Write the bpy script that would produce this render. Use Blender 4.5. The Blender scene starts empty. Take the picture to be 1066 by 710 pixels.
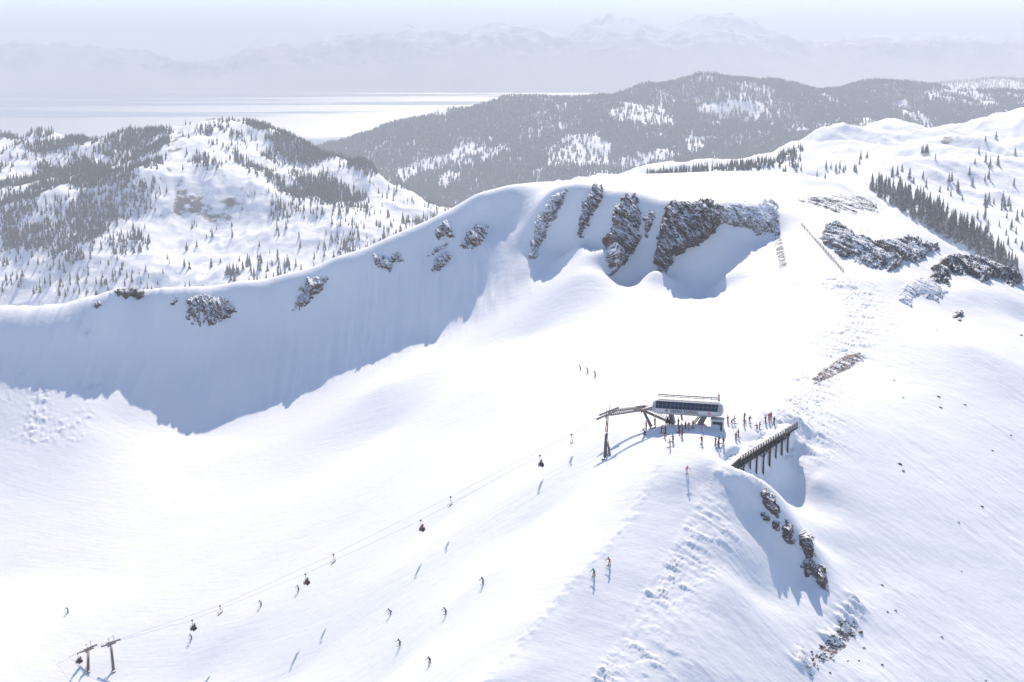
import bpy, bmesh, math, random
import numpy as np
from mathutils import Vector, Matrix

random.seed(7)
rng = np.random.default_rng(11)
R = math.radians
scene = bpy.context.scene
COL = scene.collection

# ------------------------------------------------------------------ camera
F, CXP, CYP, PITCH = 1480.0, 533.0, 355.0, R(11.7)
cp, sp = math.cos(PITCH), math.sin(PITCH)
cam_d = bpy.data.cameras.new("camera")
cam_d.sensor_width = 36.0
cam_d.lens = 36.0 * F / 1066.0
cam_d.clip_start = 1.0
cam_d.clip_end = 120000.0
cam = bpy.data.objects.new("camera", cam_d)
COL.objects.link(cam)
cam.location = (0, 0, 0)
cam.rotation_euler = (R(90) - PITCH, 0, 0)
scene.camera = cam

# ------------------------------------------------------------------ light
SUN_EL, SUN_AZ = R(36.0), R(2.5)          # azimuth measured from straight ahead (+y) to the right (+x)
world = bpy.data.worlds.new("World")
scene.world = world
world.use_nodes = True
wn = world.node_tree
wn.nodes.clear()
wo = wn.nodes.new("ShaderNodeOutputWorld")
wb = wn.nodes.new("ShaderNodeBackground")
ws = wn.nodes.new("ShaderNodeTexSky")
ws.sky_type = 'NISHITA'
ws.sun_disc = False
ws.sun_elevation = SUN_EL
ws.sun_rotation = SUN_AZ
ws.altitude = 2600
ws.air_density = 1.0
ws.dust_density = 0.0
ws.ozone_density = 3.0
wb.inputs["Strength"].default_value = 0.125
wn.links.new(ws.outputs[0], wb.inputs["Color"])
wn.links.new(wb.outputs[0], wo.inputs["Surface"])

sun_d = bpy.data.lights.new("sun", 'SUN')
sun_d.energy = 4.2
sun_d.angle = R(0.5)
sun_d.color = (1.0, 0.885, 0.745)
sun = bpy.data.objects.new("sun", sun_d)
COL.objects.link(sun)
sdir = Vector((math.cos(SUN_EL) * math.sin(SUN_AZ), math.cos(SUN_EL) * math.cos(SUN_AZ), math.sin(SUN_EL)))
sun.rotation_euler = sdir.to_track_quat('Z', 'Y').to_euler()
sun.location = (0, 300, 300)

scene.view_settings.view_transform = 'Standard'
scene.view_settings.look = 'None'
scene.view_settings.exposure = 0.62
scene.view_settings.gamma = 1.0
scene.view_settings.use_curve_mapping = False
scene.render.engine = 'CYCLES'
scene.cycles.use_denoising = True
scene.cycles.max_bounces = 6
scene.cycles.diffuse_bounces = 3
scene.cycles.volume_bounces = 1
HAZE_DENSITY = 0.000115

# ------------------------------------------------------------------ helpers: camera maths
def tan_of(py):
    v = (CYP - py) / F
    return (-sp + v * cp) / (cp + v * sp)

def P(px, py, Y):
    """world point seen at photo pixel (px, py) whose forward distance is Y"""
    v = (CYP - py) / F
    d = Y / (cp + v * sp)
    return ((px - CXP) / F * d, Y, d * (-sp + v * cp))

def project(x, y, z):
    d = y * cp - z * sp
    up = y * sp + z * cp
    return CXP + F * x / d, CYP - F * up / d

# ------------------------------------------------------------------ helpers: noise
def _h(ix, iy, s):
    n = (ix.astype(np.int64) * 374761393 + iy.astype(np.int64) * 668265263 + s * 982451653) & 0xFFFFFFFF
    n = ((n ^ (n >> 13)) * 1274126177) & 0xFFFFFFFF
    n = n ^ (n >> 16)
    return (n & 0xFFFFFF) / float(0xFFFFFF)

def vnoise(x, y, s=0):
    ix, iy = np.floor(x), np.floor(y)
    fx, fy = x - ix, y - iy
    fx = fx * fx * fx * (fx * (fx * 6 - 15) + 10)
    fy = fy * fy * fy * (fy * (fy * 6 - 15) + 10)
    a, b = _h(ix, iy, s), _h(ix + 1, iy, s)
    c, d = _h(ix, iy + 1, s), _h(ix + 1, iy + 1, s)
    return ((a * (1 - fx) + b * fx) * (1 - fy) + (c * (1 - fx) + d * fx) * fy) * 2 - 1

def fbm(x, y, o=4, s=0, g=0.5):
    t, a = np.zeros_like(x), 1.0
    for k in range(o):
        ca, sa = math.cos(0.6 * k), math.sin(0.6 * k)
        t += a * vnoise((x * ca - y * sa) * 2.0 ** k + 17.3 * k, (x * sa + y * ca) * 2.0 ** k - 9.1 * k, s + k)
        a *= g
    return t

def ridged(x, y, o=4, s=0, g=0.5):
    t, a = np.zeros_like(x), 1.0
    for k in range(o):
        t += a * (1 - 2 * np.abs(vnoise(x * 2.0 ** k + 31.7 * k, y * 2.0 ** k + 5.9 * k, s + k)))
        a *= g
    return t

def sstep(a, b, x):
    t = np.clip((x - a) / (b - a), 0, 1)
    return t * t * (3 - 2 * t)

def seg_dist(x, y, poly):
    """distance to a polyline [(x,y,...)], plus signed side (positive = right of travel)"""
    best = np.full(x.shape, 1e9)
    side = np.zeros(x.shape)
    for (p, q) in zip(poly[:-1], poly[1:]):
        dx, dy = q[0] - p[0], q[1] - p[1]
        L2 = dx * dx + dy * dy + 1e-9
        t = np.clip(((x - p[0]) * dx + (y - p[1]) * dy) / L2, 0, 1)
        ex, ey = x - (p[0] + t * dx), y - (p[1] + t * dy)
        d = np.sqrt(ex * ex + ey * ey)
        s = (dy * (x - p[0]) - dx * (y - p[1]))
        m = d < best
        best = np.where(m, d, best)
        side = np.where(m, np.sign(s), side)
    return best, side

def in_poly(px, py, poly):
    ins = np.zeros(px.shape, bool)
    n = len(poly)
    for i in range(n):
        x1, y1 = poly[i]
        x2, y2 = poly[(i + 1) % n]
        c = ((y1 > py) != (y2 > py)) & (px < (x2 - x1) * (py - y1) / (y2 - y1 + 1e-12) + x1)
        ins ^= c
    return ins

def poly_edge(px, py, poly):
    d, _ = seg_dist(px, py, list(poly) + [poly[0]])
    return d

class RBF:
    """smooth surface z(x, y) through scattered points"""
    def __init__(self, pts, c, sx=1.0, lam=0.0):
        p = np.array(pts, float)
        self.p, self.c, self.s = p[:, :2] / sx, c / sx, sx
        n = len(p)
        d = np.hypot(self.p[:, None, 0] - self.p[None, :, 0], self.p[:, None, 1] - self.p[None, :, 1])
        A = np.zeros((n + 3, n + 3))
        A[:n, :n] = -np.sqrt(d * d + self.c ** 2) - lam / sx * np.eye(n)
        A[:n, n] = 1
        A[:n, n + 1:] = self.p
        A[n, :n] = 1
        A[n + 1:, :n] = self.p.T
        b = np.zeros(n + 3)
        b[:n] = p[:, 2]
        self.w = np.linalg.solve(A, b)

    def __call__(self, x, y):
        sh = x.shape
        x, y = x.ravel() / self.s, y.ravel() / self.s
        out = np.empty_like(x)
        n = len(self.p)
        for i in range(0, len(x), 60000):
            a, b = x[i:i + 60000], y[i:i + 60000]
            d2 = (a[:, None] - self.p[None, :, 0]) ** 2 + (b[:, None] - self.p[None, :, 1]) ** 2
            out[i:i + 60000] = -np.sqrt(d2 + self.c ** 2) @ self.w[:n] + self.w[n] + self.w[n + 1] * a + self.w[n + 2] * b
        return out.reshape(sh)

# ------------------------------------------------------------------ helpers: objects
def link(name, me, parent=None, mats=()):
    o = bpy.data.objects.new(name, me)
    COL.objects.link(o)
    for m in mats:
        me.materials.append(m)
    if parent is not None:
        o.parent = parent
    return o

def mesh_np(name, v, f, smooth=True):
    """v (n,3), f (m,4) or (m,3) integer array"""
    me = bpy.data.meshes.new(name)
    v = np.asarray(v, np.float32)
    f = np.asarray(f, np.int32)
    k = f.shape[1]
    me.vertices.add(len(v))
    me.vertices.foreach_set("co", v.ravel())
    me.loops.add(f.size)
    me.loops.foreach_set("vertex_index", f.ravel())
    me.polygons.add(len(f))
    me.polygons.foreach_set("loop_start", np.arange(0, f.size, k, dtype=np.int32))
    me.polygons.foreach_set("loop_total", np.full(len(f), k, np.int32))
    me.polygons.foreach_set("use_smooth", np.full(len(f), smooth, bool))
    me.update()
    me.validate()
    return me

def grid_faces(nr, nc):
    i = np.arange(nr - 1)[:, None] * nc + np.arange(nc - 1)[None, :]
    return np.stack([i, i + 1, i + nc + 1, i + nc], -1).reshape(-1, 4)

def tag(o, label=None, cat=None, group=None, kind=None):
    if label: o["label"] = label
    if cat: o["category"] = cat
    if group: o["group"] = group
    if kind: o["kind"] = kind
    return o

def empty(name, loc, rz=0.0):
    o = bpy.data.objects.new(name, None)
    o.empty_display_size = 0.5
    COL.objects.link(o)
    o.location = loc
    o.rotation_euler = (0, 0, rz)
    return o

class MB:
    """collects primitives into one mesh"""
    def __init__(self):
        self.bm = bmesh.new()
    def box(self, c, s, M=None, mi=0):
        vs = []
        for dz in (-1, 1):
            for dx, dy in ((-1, -1), (1, -1), (1, 1), (-1, 1)):
                p = Vector((dx * s[0] / 2, dy * s[1] / 2, dz * s[2] / 2))
                if M is not None: p = M @ p
                vs.append(self.bm.verts.new(p + Vector(c)))
        for q in ((3, 2, 1, 0), (4, 5, 6, 7), (0, 1, 5, 4), (1, 2, 6, 5), (2, 3, 7, 6), (3, 0, 4, 7)):
            self.bm.faces.new([vs[i] for i in q]).material_index = mi
        return self
    def bar(self, a, b, w, h=None, mi=0):
        """rectangular bar from a to b"""
        a, b = Vector(a), Vector(b)
        h = h or w
        d = b - a
        q = d.to_track_quat('X', 'Z').to_matrix()
        return self.box((a + b) / 2, (d.length, w, h), q, mi)
    def tube(self, a, b, r1, r2=None, n=8, mi=0):
        a, b = Vector(a), Vector(b)
        r2 = r1 if r2 is None else r2
        q = (b - a).to_track_quat('Z', 'Y').to_matrix()
        ra, rb = [], []
        for k in range(n):
            e = Vector((math.cos(2 * math.pi * k / n), math.sin(2 * math.pi * k / n), 0))
            ra.append(self.bm.verts.new(a + q @ (e * r1)))
            rb.append(self.bm.verts.new(b + q @ (e * r2)))
        for k in range(n):
            f = self.bm.faces.new([ra[k], ra[(k + 1) % n], rb[(k + 1) % n], rb[k]])
            f.smooth = True
            f.material_index = mi
        self.bm.faces.new(ra[::-1]).material_index = mi
        self.bm.faces.new(rb).material_index = mi
        return self
    def path(self, pts, r, n=6, mi=0):
        for a, b in zip(pts[:-1], pts[1:]):
            self.tube(a, b, r, r, n, mi)
        return self
    def ball(self, c, r, sc=(1, 1, 1), mi=0, sub=2):
        g = bmesh.ops.create_icosphere(self.bm, subdivisions=sub, radius=r)
        for v in g['verts']:
            v.co = Vector((v.co.x * sc[0], v.co.y * sc[1], v.co.z * sc[2])) + Vector(c)
        for v in g['verts']:
            for f in v.link_faces:
                f.smooth = True
                f.material_index = mi
        return self
    def prism(self, prof, x0, x1, mi=0):
        """profile [(y,z)] extruded along x"""
        a = [self.bm.verts.new((x0, p[0], p[1])) for p in prof]
        b = [self.bm.verts.new((x1, p[0], p[1])) for p in prof]
        n = len(prof)
        for k in range(n):
            self.bm.faces.new([a[k], a[(k + 1) % n], b[(k + 1) % n], b[k]]).material_index = mi
        self.bm.faces.new(a[::-1]).material_index = mi
        self.bm.faces.new(b).material_index = mi
        return self
    def build(self, name, mats, parent=None, loc=None):
        me = bpy.data.meshes.new(name)
        bmesh.ops.recalc_face_normals(self.bm, faces=self.bm.faces)
        self.bm.to_mesh(me)
        self.bm.free()
        o = link(name, me, parent, mats if isinstance(mats, (list, tuple)) else [mats])
        if loc is not None: o.location = loc
        return o

# ------------------------------------------------------------------ materials
def new_mat(name):
    m = bpy.data.materials.new(name)
    m.use_nodes = True
    nt = m.node_tree
    return m, nt, nt.nodes["Principled BSDF"]

def N(nt, typ, **kw):
    n = nt.nodes.new(typ)
    for k, v in kw.items():
        setattr(n, k, v)
    return n

def noise_node(nt, vec, scale, detail=6, rough=0.55):
    n = N(nt, "ShaderNodeTexNoise")
    n.inputs["Scale"].default_value = scale
    n.inputs["Detail"].default_value = detail
    n.inputs["Roughness"].default_value = rough
    nt.links.new(vec, n.inputs["Vector"])
    return n.outputs["Fac"]

def ramp(nt, fac, stops):
    r = N(nt, "ShaderNodeValToRGB")
    e = r.color_ramp.elements
    while len(e) < len(stops): e.new(0.5)
    for el, (p, c) in zip(e, stops):
        el.position = p
        el.color = c if len(c) == 4 else (*c, 1)
    nt.links.new(fac, r.inputs[0])
    return r.outputs[0]

def math_node(nt, op, a, b=None, clamp=False):
    n = N(nt, "ShaderNodeMath", operation=op, use_clamp=clamp)
    for i, s in enumerate((a, b)):
        if s is None: continue
        if isinstance(s, (int, float)): n.inputs[i].default_value = s
        else: nt.links.new(s, n.inputs[i])
    return n.outputs[0]

def mix_col(nt, fac, a, b):
    n = N(nt, "ShaderNodeMix", data_type='RGBA')
    for sock, s in ((n.inputs[0], fac), (n.inputs[6], a), (n.inputs[7], b)):
        if isinstance(s, (int, float)): sock.default_value = s
        elif isinstance(s, tuple): sock.default_value = (*s, 1)
        else: nt.links.new(s, sock)
    return n.outputs[2]

def mapping(nt, vec, scale, rot=(0, 0, 0)):
    if any(rot):
        r0 = N(nt, "ShaderNodeMapping")
        r0.inputs["Rotation"].default_value = rot
        nt.links.new(vec, r0.inputs[0])
        vec = r0.outputs[0]
    m = N(nt, "ShaderNodeMapping")
    m.inputs["Scale"].default_value = scale
    nt.links.new(vec, m.inputs[0])
    return m.outputs[0]

SNOW = (0.86, 0.865, 0.88)

def plain(name, col, rough=0.6, var=0.15, scale=3.0, metal=0.0):
    """painted / woven / metal surface with a little uneven tone"""
    m, nt, b = new_mat(name)
    g = N(nt, "ShaderNodeNewGeometry")
    f = noise_node(nt, g.outputs["Position"], scale, 3)
    c = mix_col(nt, f, tuple(min(1, x * (1 - var)) for x in col), tuple(min(1, x * (1 + var)) for x in col))
    nt.links.new(c, b.inputs["Base Color"])
    b.inputs["Roughness"].default_value = rough
    b.inputs["Metallic"].default_value = metal
    return m

def snow_material():
    """groomed / wind-worked snow with fine relief; a painted attribute 'scree' lets stones show through"""
    m, nt, b = new_mat("snow")
    g = N(nt, "ShaderNodeNewGeometry")
    pos = g.outputs["Position"]
    big = noise_node(nt, pos, 0.02, 4)
    fine = noise_node(nt, pos, 0.35, 6)
    col = mix_col(nt, big, (0.83, 0.835, 0.855), (0.89, 0.893, 0.905))
    # stones through thin snow
    at = N(nt, "ShaderNodeAttribute", attribute_name="scree")
    st = noise_node(nt, pos, 0.55, 8, 0.72)
    th = math_node(nt, 'SUBTRACT', 1.02, math_node(nt, 'MULTIPLY', at.outputs["Fac"], 0.62))
    k = math_node(nt, 'MULTIPLY', math_node(nt, 'SUBTRACT', st, th), 14.0, True)
    stone = ramp(nt, noise_node(nt, pos, 1.7, 4), [(0.3, (0.10, 0.075, 0.065)), (0.7, (0.26, 0.21, 0.19))])
    col = mix_col(nt, k, col, stone)
    nt.links.new(col, b.inputs["Base Color"])
    b.inputs["Roughness"].default_value = 0.75
    b.inputs["Specular IOR Level"].default_value = 0.2
    b.inputs["Subsurface Weight"].default_value = 0.0
    # relief: left bowl = ski tracks down the fall line, right slope = sastrugi
    tr = noise_node(nt, mapping(nt, pos, (0.05, 0.6, 0.12), (0, 0, R(-158))), 1.0, 5, 0.6)
    sa = noise_node(nt, mapping(nt, pos, (0.14, 1.0, 0.3), (0, 0, R(48))), 0.8, 6, 0.62)
    sx = N(nt, "ShaderNodeSeparateXYZ")
    nt.links.new(pos, sx.inputs[0])
    wr = N(nt, "ShaderNodeAttribute", attribute_name="wind")
    h = math_node(nt, 'ADD', math_node(nt, 'MULTIPLY', tr, 0.2), math_node(nt, 'MULTIPLY', fine, 0.3))
    h = math_node(nt, 'ADD', h, math_node(nt, 'MULTIPLY', math_node(nt, 'MULTIPLY', math_node(nt, 'MULTIPLY', sa, wr.outputs["Fac"]), ramp(nt, noise_node(nt, pos, 0.05, 4), [(0.38, (0.15, 0.15, 0.15)), (0.62, (1, 1, 1))])), 0.62))
    h = math_node(nt, 'ADD', h, math_node(nt, 'MULTIPLY', k, 0.5))
    bp = N(nt, "ShaderNodeBump")
    bp.inputs["Strength"].default_value = 0.55
    bp.inputs["Distance"].default_value = 1.0
    nt.links.new(h, bp.inputs["Height"])
    nt.links.new(bp.outputs[0], b.inputs["Normal"])
    return m

def rock_material(name, dark, light, snow_amount=0.5, scale=1.0, red=0.0):
    """broken rock with snow lying on its ledges"""
    m, nt, b = new_mat(name)
    g = N(nt, "ShaderNodeNewGeometry")
    pos = g.outputs["Position"]
    f = noise_node(nt, mapping(nt, pos, (1, 1, 1.8)), 0.5 * scale, 8, 0.7)
    col = ramp(nt, f, [(0.3, dark), (0.62, light), (0.8, tuple(min(1, c * 1.5) for c in light))])
    rd = noise_node(nt, pos, 0.12 * scale, 3)
    col = mix_col(nt, math_node(nt, 'MULTIPLY', ramp(nt, rd, [(0.45, (0, 0, 0)), (0.62, (1, 1, 1))]), red), col, (0.16, 0.07, 0.05))
    sx = N(nt, "ShaderNodeSeparateXYZ")
    nt.links.new(g.outputs["Normal"], sx.inputs[0])
    sn = noise_node(nt, mapping(nt, pos, (1, 1, 0.55), (0.5, 0.3, 0)), 0.55 * scale, 8, 0.68)
    s = math_node(nt, 'ADD', math_node(nt, 'MULTIPLY', sx.outputs[2], 1.0), math_node(nt, 'MULTIPLY', math_node(nt, 'SUBTRACT', sn, 0.5), 2.6))
    k = math_node(nt, 'MULTIPLY', math_node(nt, 'SUBTRACT', s, 1.0 - snow_amount), 8.0, True)
    col = mix_col(nt, k, col, SNOW)
    nt.links.new(col, b.inputs["Base Color"])
    b.inputs["Roughness"].default_value = 0.85
    bp = N(nt, "ShaderNodeBump")
    bp.inputs["Strength"].default_value = 0.8
    bp.inputs["Distance"].default_value = 0.8 / scale
    nt.links.new(math_node(nt, 'ADD', f, math_node(nt, 'MULTIPLY', k, 0.3)), bp.inputs["Height"])
    nt.links.new(bp.outputs[0], b.inputs["Normal"])
    return m

def far_snow_material(name, rock_scale=0.02, th=0.62, slope_w=0.5):
    """distant mountainside: snow, with bare rock on the steeper broken ground"""
    m, nt, b = new_mat(name)
    g = N(nt, "ShaderNodeNewGeometry")
    pos = g.outputs["Position"]
    sx = N(nt, "ShaderNodeSeparateXYZ")
    nt.links.new(g.outputs["Normal"], sx.inputs[0])
    n = noise_node(nt, pos, rock_scale, 8, 0.65)
    at = N(nt, "ShaderNodeAttribute", attribute_name="scree")
    s = math_node(nt, 'ADD', n, math_node(nt, 'MULTIPLY', math_node(nt, 'SUBTRACT', 1.0, sx.outputs[2]), slope_w))
    s = math_node(nt, 'ADD', s, math_node(nt, 'MULTIPLY', at.outputs["Fac"], 0.35))
    k = math_node(nt, 'MULTIPLY', math_node(nt, 'SUBTRACT', s, th), 12.0, True)
    col = mix_col(nt, k, SNOW, (0.13, 0.115, 0.11))
    nt.links.new(col, b.inputs["Base Color"])
    b.inputs["Roughness"].default_value = 0.85
    bp = N(nt, "ShaderNodeBump")
    bp.inputs["Strength"].default_value = 0.6
    bp.inputs["Distance"].default_value = 0.12 / rock_scale
    nt.links.new(noise_node(nt, pos, rock_scale * 1.6, 6), bp.inputs["Height"])
    nt.links.new(bp.outputs[0], b.inputs["Normal"])
    return m

def needle_material(name, green, frost):
    m, nt, b = new_mat(name)
    g = N(nt, "ShaderNodeNewGeometry")
    pos = g.outputs["Position"]
    sx = N(nt, "ShaderNodeSeparateXYZ")
    nt.links.new(g.outputs["Normal"], sx.inputs[0])
    n = noise_node(nt, pos, 0.35, 4, 0.7)
    s = math_node(nt, 'ADD', math_node(nt, 'MULTIPLY', sx.outputs[2], 0.45), n)
    k = math_node(nt, 'MULTIPLY', math_node(nt, 'SUBTRACT', s, 1.0 - frost), 5.0, True)
    base = mix_col(nt, noise_node(nt, pos, 0.05, 2), tuple(c * 0.7 for c in green), tuple(c * 1.3 for c in green))
    nt.links.new(mix_col(nt, math_node(nt, 'MULTIPLY', k, 0.8), base, (0.75, 0.77, 0.8)), b.inputs["Base Color"])
    b.inputs["Roughness"].default_value = 0.8
    return m

M_SNOW = snow_material()
M_CLIFF = rock_material("cliff_rock", (0.035, 0.028, 0.027), (0.15, 0.12, 0.108), 0.76, 1.0, 0.6)
M_GREY = rock_material("frosted_rock", (0.08, 0.075, 0.075), (0.25, 0.225, 0.215), 0.84, 1.3, 0.25)
M_DARKROCK = rock_material("bare_rock", (0.03, 0.026, 0.025), (0.14, 0.12, 0.11), 0.25, 1.4, 0.2)
M_HILL = far_snow_material("hill_snow", 0.035, 0.70, 0.5)
M_RIGHT = far_snow_material("valley_snow", 0.012, 0.78, 0.5)
def range_material():
    """wooded lower slopes, open snow above the tree line, bare rock where it is steep"""
    m, nt, b = new_mat("range_slopes")
    g = N(nt, "ShaderNodeNewGeometry")
    pos = g.outputs["Position"]
    sx = N(nt, "ShaderNodeSeparateXYZ"); nt.links.new(pos, sx.inputs[0])
    sn = N(nt, "ShaderNodeSeparateXYZ"); nt.links.new(g.outputs["Normal"], sn.inputs[0])
    n1 = noise_node(nt, pos, 0.0035, 7, 0.65)
    alt = math_node(nt, 'ADD', math_node(nt, 'MULTIPLY', sx.outputs[2], 0.0022), math_node(nt, 'MULTIPLY', math_node(nt, 'SUBTRACT', n1, 0.5), 1.6))
    wood = math_node(nt, 'MULTIPLY', math_node(nt, 'SUBTRACT', 0.28, alt), 5.0, True)
    st = math_node(nt, 'ADD', noise_node(nt, pos, 0.006, 7, 0.65), math_node(nt, 'MULTIPLY', math_node(nt, 'SUBTRACT', 1.0, sn.outputs[2]), 0.7))
    bare = math_node(nt, 'MULTIPLY', math_node(nt, 'SUBTRACT', st, 0.72), 9.0, True)
    col = mix_col(nt, bare, SNOW, (0.13, 0.12, 0.12))
    col = mix_col(nt, math_node(nt, 'MULTIPLY', wood, 0.65), col, (0.05, 0.06, 0.06))
    nt.links.new(col, b.inputs["Base Color"])
    b.inputs["Roughness"].default_value = 0.9
    return m
M_RANGE = range_material()
M_NEEDLE = needle_material("needles", (0.040, 0.052, 0.042), 0.16)
M_NEEDLE_FROST = needle_material("frosted_needles", (0.045, 0.055, 0.048), 0.30)
M_NEEDLE_HAZE = needle_material("hazed_needles", (0.030, 0.047, 0.060), 0.12)  # far trees: bluish cast of the hazy air put into the needle colour
M_BARK = plain("bark", (0.07, 0.05, 0.04), 0.9, 0.3, 4)

# ------------------------------------------------------------------ the near mountain: z(x, y)
ctrl = []
def C(*rows):
    for px, py, Y in rows: ctrl.append(P(px, py, Y))
def W(*rows):                       # (px at eye height, Y, z)
    for px, Y, z in rows: ctrl.append(((px - CXP) / F * Y, Y, z))
# left ledge and skyline crest
CREST = [(-150, 326, 596), (-60, 322, 603), (0, 321, 610), (60, 320, 614), (105, 312, 616), (130, 310, 620), (165, 306, 626), (200, 303, 632), (250, 298, 636), (300, 289, 640),
         (350, 272, 640), (400, 255, 640), (430, 242, 642), (460, 228, 645), (500, 204, 650), (530, 195, 656), (560, 191, 664), (600, 188, 690), (650, 186, 712), (700, 185, 725),
         (780, 184, 735), (840, 187, 725), (880, 192, 700), (905, 200, 660), (940, 224, 622), (970, 244, 600), (1000, 262, 583), (1030, 277, 570), (1060, 291, 560), (1120, 320, 550), (1200, 355, 540)]
CREST = [(px, py - 1.6, Y * (0.988 if px < 560 else 0.994 if px < 600 else 1.0)) for px, py, Y in CREST]
C(*CREST)
for px, py, Y in CREST:             # the far side drops away behind the skyline
    x, y, z = P(px, py, Y)
    r = 0.35 if px > 890 else 0.0
    ctrl.append((x + 45 * r, y + 40, z - 22)); ctrl.append((x + 120 * r, y + 120, z - 85)); ctrl.append((x + 300 * r, y + 420, z - 250))
W((-400, 1500, -430), (100, 1500, -450), (533, 1500, -450), (900, 1500, -430), (1400, 1500, -430))
# ledge front edge
C((-150, 342, 584), (-60, 338, 588), (0, 334, 592), (60, 333, 596), (110, 331, 602), (140, 322, 612))
C((120, 301, 622), (100, 309, 612))
# headwall
C((-100, 400, 554), (0, 400, 565), (45, 400, 569), (90, 400, 573), (90, 420, 560), (0, 365, 581), (60, 365, 585), (110, 365, 592),  (130, 400, 579), (130, 420, 567), (130, 442, 554), (170, 400, 586), (170, 450, 556), (200, 340, 613), (200, 380, 600), (200, 453, 560), (250, 330, 619),
  (250, 380, 598), (250, 430, 572), (300, 320, 622), (300, 350, 612), (300, 405, 583), (350, 300, 624), (350, 340, 608), (350, 372, 590), (400, 280, 624), (400, 310, 611), (400, 345, 594), (450, 255, 629), (450, 290, 611),
  (450, 312, 600), (500, 228, 635), (500, 262, 617), (525, 220, 638))
# bowl
C((-150, 450, 532), (0, 450, 538), (90, 450, 541), (-150, 500, 508), (0, 500, 508), (100, 500, 510), (200, 500, 510), (300, 500, 486), (400, 500, 440), (500, 500, 384), (300, 450, 535), (400, 400, 535), (400, 450, 497),
  (450, 350, 582), (500, 300, 598), (500, 350, 555), (500, 400, 490), (500, 450, 440), (550, 280, 596), (550, 310, 572), (550, 350, 538), (550, 400, 465), (550, 450, 405), (600, 310, 550), (600, 350, 510), (600, 388, 440), (600, 420, 402), (600, 450, 368),
  (600, 500, 331), (550, 500, 352), (632, 478, 333))
C((-150, 600, 445), (0, 600, 446), (100, 600, 440), (200, 600, 425), (300, 600, 400), (400, 600, 358), (500, 600, 306), (550, 550, 324), (450, 550, 374), (350, 550, 420),
  (-150, 710, 376), (0, 710, 376), (100, 710, 374), (200, 710, 362), (300, 710, 336), (400, 710, 296), (500, 700, 254), (250, 650, 380), (100, 650, 405))
# ridge piste: lip on the left, arete on the right
LIP = [(690, 476, 319), (672, 510, 307), (655, 540, 297), (630, 570, 287), (600, 600, 278), (560, 645, 265.4), (520, 690, 253.7), (500, 712, 248)]
ARETE = [(750, 488, 312), (738, 505, 308.5), (722, 540, 297), (708, 565, 288.7), (690, 592, 280.4), (668, 628, 270.2), (645, 672, 258.6), (618, 712, 247.9), (590, 760, 237)]
C(*LIP); C(*ARETE)
C((714, 493, 310.5), (700, 520, 303), (670, 570, 287), (640, 610, 275), (600, 660, 261.5), (560, 710, 248))
# station shelf and saddle
C((650, 440, 350), (690, 440, 343), (720, 440, 341), (760, 440, 342), (800, 440, 348), (700, 460, 326), (730, 460, 325.5), (755, 460, 326), (725, 476, 317), (745, 478, 316), (790, 452, 338), (770, 468, 323), (828, 436, 355),
  (650, 420, 370), (700, 415, 372), (760, 415, 372), (820, 415, 379), (640, 400, 398), (700, 395, 402), (760, 395, 402), (820, 400, 398), (845, 395, 402), (617, 388, 430), (660, 370, 450), (720, 365, 452), (780, 365, 445),
  (840, 370, 436), (878, 371, 436), (650, 350, 492), (700, 340, 500), (750, 340, 495), (800, 340, 466), (850, 340, 462), (895, 340, 465), (750, 312, 536), (800, 310, 505), (850, 305, 505), (903, 315, 492), (880, 292, 512))
# cliffs: aprons and base, then upper edge
C((545, 232, 626), (550, 262, 609), (556, 270, 602), (578, 281, 593), (592, 262, 607), (604, 250, 596), (604, 285, 566), (617, 264, 597), (633, 264, 580), (633, 287, 566), (640, 290, 575), (650, 301, 567), (660, 301, 567), (668, 285, 580), (680, 277, 567), (680, 302, 551), (690, 290, 574), (715, 298, 567),
  (718, 311, 547), (737, 311, 557), (741, 296, 568), (752, 288, 558), (764, 292, 552), (765, 271, 572), (775, 270, 571), (786, 251, 588), (798, 240, 594))
C((572, 199, 624), (588, 195, 624), (600, 194, 622), (622, 195, 621), (645, 200, 612), (670, 203, 608), (700, 211, 598), (720, 213, 597), (745, 213, 598), (770, 213, 600), (795, 216, 603))
C((572, 196.5, 640), (600, 192, 640), (622, 193, 638), (645, 198, 628), (670, 201, 624), (700, 208.5, 614), (720, 210.5, 613), (745, 210.5, 614), (770, 210.5, 616), (795, 213.5, 619))
C((620, 190, 672), (680, 195, 668), (740, 198, 664), (800, 198, 668), (820, 206, 638), (810, 228, 602), (830, 250, 568), (800, 272, 558), (830, 285, 530))
# right ridge: rim, two rock steps, slope below
C((850, 197, 688), (890, 203, 662), (840, 208, 642), (880, 222, 614), (905, 225, 612), (850, 222, 612), (870, 240, 578), (900, 243, 582), (940, 255, 571), (880, 262, 548), (915, 275, 538), (950, 268, 555), (975, 262, 570),
  (885, 285, 522), (915, 292, 516), (945, 290, 523), (970, 285, 538), (930, 310, 500), (985, 266, 572), (1000, 275, 560), (1040, 290, 550), (975, 295, 527), (1010, 303, 520), (1055, 312, 525), (950, 310, 505), (985, 325, 496), (1066, 335, 512),
  (960, 350, 458), (1010, 360, 452), (1066, 380, 450))
C((900, 385, 424), (950, 400, 416), (1000, 420, 408), (1066, 430, 414), (880, 430, 374), (920, 450, 370), (980, 480, 365), (1066, 500, 371), (843, 440, 360), (860, 450, 358), (848, 470, 345), (848, 500, 332), (864, 500, 333), (900, 510, 335), (960, 530, 336),
  (1066, 560, 339), (1150, 560, 353), (1150, 450, 419), (870, 550, 315), (920, 570, 314), (1000, 590, 317), (885, 605, 295.5), (940, 620, 297), (1000, 650, 294), (1066, 640, 306), (897, 655, 280), (950, 690, 274), (1066, 710, 280), (1150, 710, 290), (910, 712, 262))
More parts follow.
